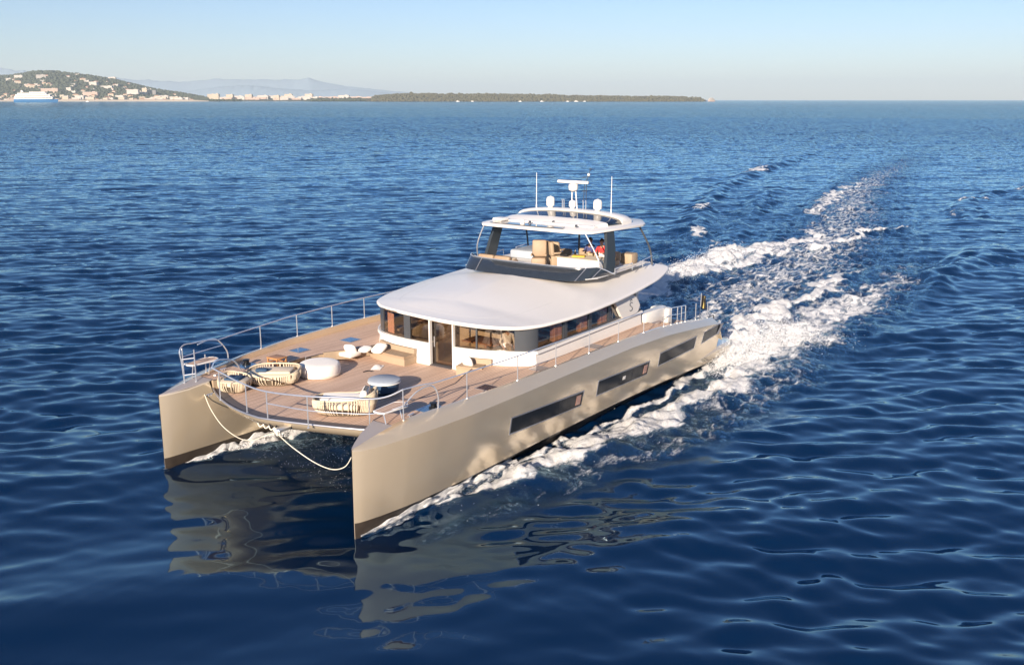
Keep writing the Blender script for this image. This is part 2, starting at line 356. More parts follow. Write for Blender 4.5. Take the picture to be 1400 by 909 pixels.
def make_sea():
    a0 = math.atan2(HD.y, HD.x); half = rad(100); k = rad(36)
    ang = a0 + np.concatenate([np.linspace(-half, -k, 300)[:-1], np.linspace(-k, k, 1260), np.linspace(k, half, 300)[1:]]); NC = len(ang)
    r = [11.0]
    while r[-1] < 700: r.append(r[-1] * 1.0040)
    while r[-1] < 5000: r.append(r[-1] * 1.008)
    while r[-1] < 40000: r.append(r[-1] * 1.04)
    r = np.array(r); NR = len(r)
    R, A = np.meshgrid(r, ang, indexing='ij')
    x = CAM.x + R*np.cos(A); y = CAM.y + R*np.sin(A)
    xf, yf = x.ravel(), y.ravel()
    z, dx, dy, foam, calm = sea_fields(xf, yf)
    co = np.stack([xf + dx, yf + dy, z], 1)
    idx = np.arange(NR*NC).reshape(NR, NC)
    q = np.stack([idx[:-1, :-1], idx[1:, :-1], idx[1:, 1:], idx[:-1, 1:]], -1).reshape(-1, 4)
    # rest of the sea, behind and beside the camera
    NB = 90; ang2 = np.linspace(a0 + half, a0 + 2*math.pi - half, NB); r2 = np.geomspace(11, 40000, 120)
    R2, A2 = np.meshgrid(r2, ang2, indexing='ij'); xb = (CAM.x + R2*np.cos(A2)).ravel(); yb = (CAM.y + R2*np.sin(A2)).ravel()
    b = len(co); co = np.concatenate([co, np.stack([xb, yb, np.zeros_like(xb)], 1)])
    id2 = b + np.arange(120*NB).reshape(120, NB)
    q2 = np.stack([id2[:-1, :-1], id2[1:, :-1], id2[1:, 1:], id2[:-1, 1:]], -1).reshape(-1, 4)
    ring = np.concatenate([idx[0, :], id2[0, 1:-1]]); c = len(co); co = np.concatenate([co, [[CAM.x, CAM.y, 0]]])
    nr = len(ring); tri = np.stack([np.full(nr, c), ring, np.roll(ring, -1)], 1)
    fo = np.zeros(len(co)); fo[:len(foam)] = foam
    ca = np.zeros(len(co)); ca[:len(calm)] = calm
    fq = foam[q].max(1) > 0.22
    def make(name, quads, tris=None):
        used = np.unique(np.concatenate([quads.ravel()] + ([tris.ravel()] if tris is not None else [])))
        mp = np.full(len(co), -1); mp[used] = np.arange(len(used))
        me = bpy.data.meshes.new(name); v = co[used]
        lp = [mp[quads].ravel()]; ls = [np.full(len(quads), 4)]
        if tris is not None: lp.append(mp[tris].ravel()); ls.append(np.full(len(tris), 3))
        lp = np.concatenate(lp); ls = np.concatenate(ls); st = np.concatenate([[0], np.cumsum(ls)[:-1]])
        me.vertices.add(len(v)); me.vertices.foreach_set('co', v.astype(np.float32).ravel())
        me.loops.add(len(lp)); me.loops.foreach_set('vertex_index', lp.astype(np.int32))
        me.polygons.add(len(ls)); me.polygons.foreach_set('loop_start', st.astype(np.int32))
        me.polygons.foreach_set('use_smooth', np.ones(len(ls), bool))
        me.update(calc_edges=True)
        for an, arr in (('foam', fo), ('calm', ca)):
            at = me.attributes.new(an, 'FLOAT', 'POINT'); at.data.foreach_set('value', arr[used].astype(np.float32))
        me.materials.append(MATS['sea']); o = bpy.data.objects.new(name, me); COL.objects.link(o); return o
    s = make('sea', np.concatenate([q[~fq], q2]), tri); s['kind'] = 'structure'
    w = make('wake_foam', q[fq]); w['kind'] = 'stuff'; w['label'] = 'white churned foam and broken water along the hulls and in the wake astern'; w['category'] = 'wake foam'

def sea_material():
    m = bpy.data.materials.new('sea'); m.use_nodes = True; n = m.node_tree; b = n.nodes['Principled BSDF']
    b.inputs['Specular IOR Level'].default_value = 0.0; b.inputs['Roughness'].default_value = 0.045
    geo = n.nodes.new('ShaderNodeNewGeometry')
    fa = n.nodes.new('ShaderNodeAttribute'); fa.attribute_name = 'foam'
    ca = n.nodes.new('ShaderNodeAttribute'); ca.attribute_name = 'calm'
    rot = n.nodes.new('ShaderNodeMapping'); rot.vector_type = 'TEXTURE'
    rot.inputs['Rotation'].default_value = (0, 0, WA); rot.inputs['Scale'].default_value = (1.0, 2.0, 1)
    n.links.new(geo.outputs['Position'], rot.inputs[0])
    def noise(vec, sc, det, ro=0.55):
        t = n.nodes.new('ShaderNodeTexNoise'); t.inputs['Scale'].default_value = sc; t.inputs['Detail'].default_value = det
        t.inputs['Roughness'].default_value = ro; n.links.new(vec, t.inputs['Vector']); return t.outputs['Fac']
    # open-sea chop carried as relief where the mesh is too coarse for it
    big = noise(rot.outputs[0], 0.42, 4, .6)
    fine = noise(rot.outputs[0], 2.6, 3, .5)
    ds = n.nodes.new('ShaderNodeVectorMath'); ds.operation = 'DISTANCE'; n.links.new(geo.outputs['Position'], ds.inputs[0]); ds.inputs[1].default_value = CAM
    mr = n.nodes.new('ShaderNodeMapRange'); mr.inputs['From Min'].default_value = 60; mr.inputs['From Max'].default_value = 380; n.links.new(ds.outputs['Value'], mr.inputs['Value'])
    h = math_node(n, 'MULTIPLY', big, math_node(n, 'MULTIPLY_ADD', mr.outputs[0], 1.05, 0.0))
    fineamp = math_node(n, 'MULTIPLY_ADD', ca.outputs['Fac'], -0.005, 0.005)
    h = math_node(n, 'ADD', h, math_node(n, 'MULTIPLY', fine, fineamp))
    # foam
    st = n.nodes.new('ShaderNodeMapping'); st.inputs['Scale'].default_value = (0.42, 1.0, 1.0); n.links.new(geo.outputs['Position'], st.inputs[0])
    n1 = noise(st.outputs[0], 2.6, 10, .74); n2 = noise(st.outputs[0], 14.0, 6, .78)
    vo = n.nodes.new('ShaderNodeTexVoronoi'); vo.feature = 'DISTANCE_TO_EDGE'; vo.inputs['Scale'].default_value = 1.5
    wv = n.nodes.new('ShaderNodeVectorMath'); wv.operation = 'MULTIPLY_ADD'
    nv = n.nodes.new('ShaderNodeTexNoise'); nv.inputs['Scale'].default_value = 1.3; nv.inputs['Detail'].default_value = 5; n.links.new(st.outputs[0], nv.inputs['Vector'])
    n.links.new(nv.outputs['Color'], wv.inputs[0]); wv.inputs[1].default_value = (1.3, 1.3, 0); n.links.new(st.outputs[0], wv.inputs[2])
    n.links.new(wv.outputs[0], vo.inputs['Vector'])
    lace = math_node(n, 'SUBTRACT', 1.0, math_node(n, 'MULTIPLY', vo.outputs['Distance'], 4.5)); 
    lace = math_node(n, 'MAXIMUM', lace, 0.0)
    tex = math_node(n, 'ADD', math_node(n, 'MULTIPLY', n1, 0.85), math_node(n, 'MULTIPLY', n2, 0.45))
    tex = math_node(n, 'ADD', tex, math_node(n, 'MULTIPLY', lace, 0.20))          # about 0.4 .. 1.1
    dens = math_node(n, 'ADD', math_node(n, 'SUBTRACT', tex, 0.70), math_node(n, 'MULTIPLY_ADD', fa.outputs['Fac'], 0.95, -0.56))
    fm = n.nodes.new('ShaderNodeMapRange'); fm.interpolation_type = 'SMOOTHSTEP'
    fm.inputs['From Min'].default_value = -0.04; fm.inputs['From Max'].default_value = 0.30; n.links.new(dens, fm.inputs['Value'])
    gate = n.nodes.new('ShaderNodeMapRange'); gate.inputs['From Min'].default_value = 0.16; gate.inputs['From Max'].default_value = 0.34; n.links.new(fa.outputs['Fac'], gate.inputs['Value'])
    foam = math_node(n, 'MULTIPLY', fm.outputs[0], gate.outputs[0])
    # aerated water under the foam is paler and greener
    aer = n.nodes.new('ShaderNodeMix'); aer.data_type = 'RGBA'
    ag = n.nodes.new('ShaderNodeMapRange'); ag.interpolation_type = 'SMOOTHSTEP'; ag.inputs['From Min'].default_value = 0.30; ag.inputs['From Max'].default_value = 1.05; n.links.new(fa.outputs['Fac'], ag.inputs['Value'])
    n.links.new(math_node(n, 'MULTIPLY', ag.outputs[0], math_node(n, 'MULTIPLY', n1, 0.8)), aer.inputs['Factor'])
    aer.inputs['A'].default_value = (0.0003, 0.0105, 0.040, 1); aer.inputs['B'].default_value = (0.030, 0.090, 0.140, 1)
    mx = n.nodes.new('ShaderNodeMix'); mx.data_type = 'RGBA'; n.links.new(foam, mx.inputs['Factor'])
    n.links.new(aer.outputs['Result'], mx.inputs['A']); mx.inputs['B'].default_value = (0.78, 0.78, 0.78, 1)
    n.links.new(mx.outputs['Result'], b.inputs['Base Color'])
    far_r = n.nodes.new('ShaderNodeMapRange'); far_r.inputs['From Min'].default_value = 150; far_r.inputs['From Max'].default_value = 1500
    far_r.inputs['To Min'].default_value = 0.045; far_r.inputs['To Max'].default_value = 0.06; n.links.new(ds.outputs['Value'], far_r.inputs['Value'])
    n.links.new(math_node(n, 'MULTIPLY_ADD', foam, 0.7, far_r.outputs[0]), b.inputs['Roughness'])
    h = math_node(n, 'ADD', h, math_node(n, 'MULTIPLY', math_node(n, 'MULTIPLY_ADD', n1, 2.2, n2), math_node(n, 'MULTIPLY', fa.outputs['Fac'], 0.085)))
    bp = n.nodes.new('ShaderNodeBump'); bp.inputs['Strength'].default_value = 1.0; bp.inputs['Distance'].default_value = 1.0
    n.links.new(h, bp.inputs['Height']); n.links.new(bp.outputs[0], b.inputs['Normal'])
    gl = n.nodes.new('ShaderNodeBsdfGlossy'); gl.inputs['Color'].default_value = (0.64, 0.88, 1.0, 1); n.links.new(far_r.outputs[0], gl.inputs['Roughness']); n.links.new(bp.outputs[0], gl.inputs['Normal'])
    fz = n.nodes.new('ShaderNodeFresnel'); fz.inputs['IOR'].default_value = 1.86; n.links.new(bp.outputs[0], fz.inputs['Normal'])
    ms = n.nodes.new('ShaderNodeMixShader'); n.links.new(math_node(n, 'MULTIPLY', fz.outputs[0], math_node(n, 'SUBTRACT', 1.0, foam)), ms.inputs[0])
    n.links.new(b.outputs[0], ms.inputs[1]); n.links.new(gl.outputs[0], ms.inputs[2]); n.links.new(ms.outputs[0], n.nodes['Material Output'].inputs['Surface'])
    MATS['sea'] = m
sea_material()
make_sea()

# ------------------------------------------------------------------ far shore: everything stands at its own real distance
def far(px, D, z=0.0):
    p = CAM + HD * D + RT * (D * (px - 700) / 1347.8); return Vector((p.x, p.y, z))
def zrow(py, D): return 12.19 + D * (136.64 - py) / 1387.0
FACE = math.atan2(-HD.y, -HD.x)
def terrain(name, pxs, rows, D0, D1, m, kind=True, nu=220, nv=26, rough=0.10, seed=0, base=-0.4):
    r = np.random.default_rng(seed); pts = []; NT = r.normal(size=(64, 64))
    for j in range(nv):
        t = j / (nv - 1)
        for i in range(nu):
            px = pxs[0] + (pxs[-1] - pxs[0]) * i / (nu - 1); D = D0 + (D1 - D0) * t
            zr = max(0.0, zrow(interp(px, pxs, rows), D0 + (D1-D0)*.6))
            f = min(1, t / .6); f = f * f * (3 - 2 * f) if t < .6 else 1 - .5 * (t - .6) / .4
            nz = NT[(i * 2) % 64, (j * 5) % 64] * .5 + NT[(i // 2) % 64, (j * 2) % 64]
            pts.append(tuple(far(px, D, base + zr * f * (1 + rough * nz * (0.3 + f) * .5))))
    mb = MB(); mb.v = pts
    for j in range(nv-1):
        for i in range(nu-1):
            mb.f.append([j*nu+i, j*nu+i+1, (j+1)*nu+i+1, (j+1)*nu+i]); mb.m.append(0)
    o = mb.build(name, m, smooth=60)
    if kind: o['kind'] = 'structure'
    return o
HPX = [-460, -380, -300, -220, -140, -60, 0, 20, 50, 75, 100, 130, 160, 190, 210, 240, 262, 285, 300]
HRW = [138, 131, 122, 116, 112, 108, 106, 104.5, 99.5, 99, 102, 105.5, 110.5, 118, 123, 127.5, 131, 135.6, 137.6]
HD0, HD1 = 7000.0, 9200.0
def hill_z(px, t):
    D = HD0 + (HD1 - HD0) * t; zr = max(0, zrow(interp(px, HPX, HRW), HD0 + (HD1-HD0)*.6))
    f = min(1, t / .6); f = f*f*(3-2*f); return far(px, D, -0.4 + zr * f), zr * f
terrain('hill', HPX, HRW, HD0, HD1, 'hill_green', seed=3, rough=.06, nu=420)
terrain('mountains', [-200,-60,0,20,60,120,150,200,250,300,350,400,425,440,470,520,560,620,700], [99,97,95,96,101,104,107,110,112.5,108.5,109.5,110,107.5,112,118,123,127,131,134.5], 21000, 27000, 'mountain_hazed', seed=5, nu=300, rough=.025)
terrain('mountains', [250,300,340,380,430,480,520,560,600], [126,119,116.5,121,124,122,126,130,134], 17000, 20000, 'mountain_hazed', seed=8, nu=160, rough=.03)
terrain('coast', [270, 300, 400, 430, 520, 560], [137, 135.2, 134.4, 134.6, 134.6, 135.6], 8200, 9000, 'hill_green', seed=6, rough=.2)
terrain('headland', [415, 425, 440, 500, 520, 560], [137.5, 135.3, 134.4, 134.6, 135.0, 136.2], 7300, 7600, 'wood_green', seed=9, rough=.3, nu=120, nv=12)
IPX = [500, 515, 530, 560, 600, 700, 800, 860, 920, 950, 966]; IRW = [136.4, 132.8, 131, 130.2, 130, 130.6, 132.2, 133, 133.2, 134.2, 137.0]
terrain('island', IPX, IRW, 6500, 7100, 'island_green', seed=12, rough=.15, nu=240, nv=14)
terrain('beach', [0, 60, 150, 230, 262, 285], [136.9, 136.5, 136.5, 136.3, 136.6, 137.8], 6930, 6998, 'sand', seed=4, rough=.05, nu=90, nv=6)

def ico_blob(verts, faces, c, r, sq, rr):
    t = (1 + 5 ** .5) / 2; b = len(verts)
    for x, y, z in ((-1,t,0),(1,t,0),(-1,-t,0),(1,-t,0),(0,-1,t),(0,1,t),(0,-1,-t),(0,1,-t),(t,0,-1),(t,0,1),(-t,0,-1),(-t,0,1)):
        k = r / 1.9 * (0.72 + .56 * rr.random()); verts.append((c[0]+x*k, c[1]+y*k, c[2]+z*k*sq))
    for f in ((0,11,5),(0,5,1),(0,1,7),(0,7,10),(0,10,11),(1,5,9),(5,11,4),(11,10,2),(10,7,6),(7,1,8),(3,9,4),(3,4,2),(3,2,6),(3,6,8),(3,8,9),(4,9,5),(2,4,11),(6,2,10),(8,6,7),(9,8,1)):
        faces.append((b+f[0], b+f[1], b+f[2]))
def woods(name, m, label, spots):
    vs, fs = [], []
    for p, r, sq in spots: ico_blob(vs, fs, p, r, sq, random)
    me = bpy.data.meshes.new(name); me.from_pydata(vs, [], fs); me.materials.append(MATS[m])
    o = bpy.data.objects.new(name, me); COL.objects.link(o); o['kind'] = 'stuff'; o['label'] = label; o['category'] = 'woods'
sp = []
for k in range(3600):
    px = random.uniform(-40, 284); t = random.uniform(.06, .66) ** 1.0; p, h = hill_z(px, t)
    r = random.uniform(7, 15); p.z += r * .35; sp.append((p, r, random.uniform(.7, 1.1)))
woods('hillside_woods', 'hill_green', 'dark green trees covering the far hillside between the pale houses', sp)
sp = []
for k in range(2600):
    px = random.uniform(508, 962); t = random.uniform(0.04, .75)
    D = 6500 + 600 * t; zr = max(0, zrow(interp(px, IPX, IRW), 6860)); f = min(1, t/.6); f = f*f*(3-2*f)
    if px > 940 and random.random() < .5: continue
    r = (random.uniform(5, 11) + (4 if random.random() < .06 else 0)) * (1.0 if px < 760 else .75); sp.append((far(px, D, zr*f + r*.25), r, random.uniform(.8, 1.25)))
woods('island_woods', 'island_green', 'olive green pine woods covering the long low island on the horizon', sp)
sp = []
for k in range(420):
    px = random.uniform(424, 560) if random.random() < .7 else random.uniform(284, 330)
    D = 7290 + random.uniform(0, 200); r = random.uniform(6, 11); sp.append((far(px, D, r*.5 + 4), r, random.uniform(.7, 1.0)))
woods('headland_woods', 'wood_green', 'dark low trees along the headland left of the island', sp)

def house_mesh(name, w, d, h, wall, roof, pitched, floors):
    m = MB(); m.box((0,0,h/2 - 3), (d, w, h + 6), mi=0)
    if pitched:
        e = .6; z = h
        m.loft([[(-d/2-e,-w/2-e,z+.01),(d/2+e,-w/2-e,z+.01),(d/2+e,w/2+e,z+.01),(-d/2-e,w/2+e,z+.01)], [(-.2,-w/2+d/2,z+d*.26),(.2,-w/2+d/2,z+d*.26),(.2,w/2-d/2,z+d*.26),(-.2,w/2-d/2,z+d*.26)]], mi=1)
    else:
        m.box((0,0,h+.35), (d+.5, w+.5, .7), mi=1); m.box((-d*.15, w*.2, h+1.6), (d*.3, w*.2, 1.9), mi=0)
    for f in range(floors):
        zz = 1.6 + f * (h / floors)
        n = max(2, int(w / 3.6))
        for i in range(n):
            y = -w/2 + (i + .5) * w / n; m.box((d/2 + .03, y, zz), (.12, w / n * .5, h / floors * .5), mi=2)
    me_o = m.build(name, [wall, roof, 'facade_dark'], smooth=0); return me_o
protos = []
for i, (w, d, h, wl, rf, pt, fl) in enumerate([(22,14,9,'wall_white','tile_roof',True,2),(30,15,13,'wall_cream','tile_roof',True,3),(18,13,8,'wall_pink','tile_roof',True,2),
        (46,16,19,'wall_white','flat_roof',False,6),(34,15,24,'wall_cream','flat_roof',False,7),(64,16,15,'wall_pink','flat_roof',False,5),(26,14,11,'wall_white','flat_roof',False,3)]):
    protos.append(house_mesh('house' if h < 14 else 'apartment_block', w, d, h, wl, rf, pt, fl))
KIND = [('tiny pale house with a tiled roof among trees on the far hillside', 'house'), ('cream three storey house with a tiled roof on the far hillside', 'house'), ('small pink house with a tiled roof on the far hillside', 'house'),
        ('white flat roofed apartment block on the far shore', 'apartment block'), ('cream tall apartment block on the far shore', 'apartment block'), ('long pink apartment block on the far shore', 'apartment block'), ('small white flat roofed house on the far shore', 'house')]
first = [True] * 7
KG = ['white tiled houses', 'cream tiled houses', 'pink tiled houses', 'white flat roofed blocks', 'cream flat roofed blocks', 'long pink blocks', 'small white flat roofed houses']
KW = ['white house with tiled roof', 'cream house with tiled roof', 'pink house with tiled roof', 'white flat roofed block', 'cream flat roofed block', 'long pink block', 'small white flat roofed house']
def put_house(k, p, s, group, label=None, rz=None, sz=1.0):
    o = protos[k] if first[k] else protos[k].copy()
    if not first[k]: COL.objects.link(o)
    first[k] = False
    o.location = p; o.rotation_euler.z = FACE + (random.uniform(-.5, .5) if rz is None else rz); o.scale = (s, s, s * sz)
    tag(o, label or KIND[k][0], KIND[k][1], group); return o
for i in range(150):
    px = random.uniform(-12, 262); t = min(.62, abs(random.gauss(.16, .17)) + .03)
    if px > 205: t *= .6
    p, h = hill_z(px, t); k = random.choice((0,0,1,1,2,6,6,3)) if t > .12 else random.choice((0,1,2,3,3,4,5,6))
    put_house(k, p, random.uniform(.9, 1.5), 'scattered hillside ' + KG[k], label=KIND[k][0])
for i in range(52):
    px = -10 + 270 * i / 51 + random.uniform(-2, 2); k = random.choice((3, 4, 5, 1, 6)); p = far(px, 7010 + random.uniform(0, 90), 0.5)
    put_house(k, p, random.uniform(.9, 1.35), 'hill waterfront ' + KG[k], label=KW[k] + ' on the waterfront below the hill', rz=random.uniform(-.15, .15))
for i in range(84):
    px = 282 + 236 * i / 83 + random.uniform(-2, 2); k = random.choice((3, 3, 4, 5, 6, 5)) if px < 425 else random.choice((3, 6, 5))
    p = far(px, 8400 + random.uniform(0, 250), 2.0)
    put_house(k, p, random.uniform(1.2, 2.0), 'coastal town ' + KG[k], label=KW[k] + ' in the far town between hill and island', rz=random.uniform(-.2, .2), sz=1.2)
# the few large blocks one can tell apart
for k, px, D, z0, s, sz, lab in ((5,125,7350,34,1.7,1.3,'large cream hotel block right of the ferry on the lower hillside'),(5,70,7450,70,2.0,.8,'long pink terrace block above the ferry'),
        (3,148,7700,95,1.9,.6,'long white terrace block below the ridge, left of the two towers'),(3,183,7500,62,1.9,.7,'long white block just left of the pale tower'),
        (4,199,7600,40,1.1,2.2,'pale tower block on the right shoulder of the hill'),(4,205.5,7650,45,1.0,1.9,'second pale tower block beside the dark tower'),(5,55,7700,110,1.6,.55,'long cream block high above the ferry')):
    put_house(k, far(px, D, z0), s, 'big blocks on the far hill', lab, 0.0, sz)
m = MB(); m.box((0,0,22), (20, 26, 64)); 
for f in range(9): m.box((10.04, 0, 6 + f*5.4), (.1, 22, 2.4), mi=1)
o = m.build('tower_block', ['facade_dark', 'ship_window'], smooth=0, loc=far(212, 7650, 30), rotz=FACE); tag(o, 'dark blue grey tower block beside the pale towers on the hill', 'tower block')

# ferry and small craft
def ship(name, L, B, Hh, tiers, loc, rz, label, cat, cols, funnel=True, group=None):
    r = empty(name, loc, label, cat, group, rz)
    m = MB(); rings = []
    for t in np.linspace(0, 1, 15):
        x = -L/2 + L*t; w = B/2 * (min(1, .82 + t*1.2) if t < .6 else (1 - ((t-.6)/.4)**2.2 * .96)); ov = (t > .8) * (t-.8) * L * .16
        rings.append([(x + ov, -w, Hh*(1 + .12*max(0, t-.7))), (x + ov*.4, -w*.96, Hh*.4), (x, -w*.7, -2.0), (x, w*.7, -2.0), (x + ov*.4, w*.96, Hh*.4), (x + ov, w, Hh*(1 + .12*max(0, t-.7)))])
    m.loft(rings); m.build('hull', cols[0], r, 30)
    z = Hh + .02
    m = MB(); w_ = MB()
    for x0, x1, h, b in tiers:
        m.box(((x0+x1)/2*L, 0, z + h/2), (abs(x1-x0)*L, B*b, h), bevel=h*.25)
        for sgn in (-1, 1): w_.box(((x0+x1)/2*L, sgn*(B*b/2 + .02*h/3), z + h*.55), (abs(x1-x0)*L*.92, .04*h/3, h*.30))
        w_.box((x1*L + .01*L*.05, 0, z + h*.55), (.02, B*b*.8, h*.3))
        z += h + .01
    s = m.build('superstructure', cols[1], r, 30); w_.build('window_band', 'ship_window', s, 0)
    if funnel:
        f = MB(); f.loft([[(-L*.30 - 4, -3.2, z-1), (-L*.30 + 4, -3.2, z-1), (-L*.30 + 4, 3.2, z-1), (-L*.30 - 4, 3.2, z-1)], [(-L*.31 - 3, -2.4, z+6), (-L*.31 + 2.4, -2.4, z+6), (-L*.31 + 2.4, 2.4, z+6), (-L*.31 - 3, 2.4, z+6)]])
        f.build('funnel', cols[1], r, 0)
        f = MB(); f.tube([(L*.28, 0, z-2), (L*.28, 0, z+7)], .5); f.build('mast', cols[1], r)
    return r
fr = math.atan2(RT.y, RT.x)
ship('ferry', 186, 27, 14.0, ((-.48,.42,12,.98),(-.45,.36,9.0,.94),(-.40,.28,7.5,.86),(-.12,.24,5.0,.7)), far(49, 4500), fr + .12, 'blue hulled car ferry with white superstructure before the far hill', 'ferry', ('ship_blue', 'ship_white'))
for i, (px, D, L, lab) in enumerate(((119, 5600, 22, 'small white motor yacht right of the ferry'), (626, 6300, 24, 'white motor yacht anchored off the left half of the island'), (711, 6200, 20, 'white yacht anchored off the middle of the island, leftmost of its row'),
        (741, 6150, 22, 'white yacht second in the row off the middle of the island'), (776, 6250, 20, 'white yacht third in the row off the island'), (788, 6200, 26, 'larger white yacht fourth in the row off the island'), (799, 6250, 18, 'small white yacht at the right end of the row off the island'),
        (646, 6350, 20, 'small white yacht right of the one off the left half of the island'))):
    ship('motor_yacht', L, L*.24, L*.12, ((-.40,.22,L*.10,.82),(-.25,.10,L*.08,.62)), far(px, D), fr + (.2 if i % 2 else math.pi - .3), lab, 'yacht', ('ship_white', 'ship_white'), False, 'white yachts off the far shore')
ship('motor_yacht', 62, 12, 7, ((-.46,.36,7,.92),(-.38,.28,6,.8),(-.28,.16,5,.6)), far(973, 6800), fr + .5, 'large pale yacht just past the right tip of the island', 'yacht', ('wall_pink', 'wall_white'), False)

# ------------------------------------------------------------------ the catamaran
BOAT = empty('catamaran', (0, 0, 0), 'champagne gold motor catamaran with white coachroof and flybridge under way', 'catamaran')
#        X      yr    zs    yk    zk    ych   zch   ywl  yin_w yin_m yin_t zd
ST = [( 0.03, 4.43, 2.66, 4.44, 2.61, 4.44, .43, 4.44, 4.42, 4.42, 4.42, 2.65),
      (-0.10, 4.44, 2.68, 4.55, 2.59, 4.52, .43, 4.49, 4.38, 4.35, 4.33, 2.66),
      (-0.30, 4.45, 2.71, 4.68, 2.60, 4.60, .44, 4.52, 4.35, 4.27, 4.21, 2.68),
      (-0.80, 4.46, 2.80, 4.92, 2.64, 4.73, .45, 4.55, 4.32, 4.13, 3.97, 2.75),
      (-1.50, 4.50, 2.91, 5.16, 2.71, 4.86, .46, 4.55, 4.28, 3.98, 3.75, 2.89),
      (-1.62, 4.52, 2.93, 5.20, 2.72, 4.88, .46, 4.55, 4.27, 3.96, 3.73, 2.45),
      (-2.40, 4.68, 3.02, 5.40, 2.77, 4.97, .47, 4.54, 4.24, 3.82, 3.58, 2.45),
      (-4.00, 5.02, 3.10, 5.62, 2.82, 5.09, .50, 4.52, 4.15, 3.62, 3.42, 2.45),
      (-6.50, 5.32, 3.16, 5.73, 2.86, 5.17, .54, 4.50, 4.05, 3.50, 3.35, 2.45),
      (-10.0, 5.46, 3.18, 5.77, 2.87, 5.21, .56, 4.50, 3.95, 3.45, 3.35, 2.45),
      (-14.0, 5.46, 3.14, 5.78, 2.84, 5.24, .54, 4.55, 3.95, 3.45, 3.35, 2.45),
      (-17.0, 5.46, 3.03, 5.78, 2.72, 5.27, .48, 4.65, 3.95, 3.45, 3.35, 2.40),
      (-19.5, 5.45, 2.80, 5.77, 2.50, 5.29, .40, 4.78, 3.95, 3.45, 3.35, 2.20),
      (-21.5, 5.43, 2.56, 5.75, 2.30, 5.30, .30, 4.88, 3.95, 3.45, 3.35, 1.90),
      (-22.4, 5.42, 2.44, 5.73, 2.18, 5.31, .26, 4.92, 3.95, 3.45, 3.35, 1.60),
      (-22.75, 5.42, 1.90, 5.72, 1.72, 5.31, .24, 4.94, 3.95, 3.45, 3.35, 1.40),
      (-22.95, 5.42, 1.50, 5.71, 1.40, 5.31, .23, 4.95, 3.95, 3.45, 3.35, 1.20)]
SX = [s[0] for s in ST][::-1]
def st(i, X): return interp(X, SX, [s[i] for s in ST][::-1])
XS = sorted(set([s[0] for s in ST] + [x for x in np.arange(-22, -2.6, .8)]), reverse=True)
HULLS = {}
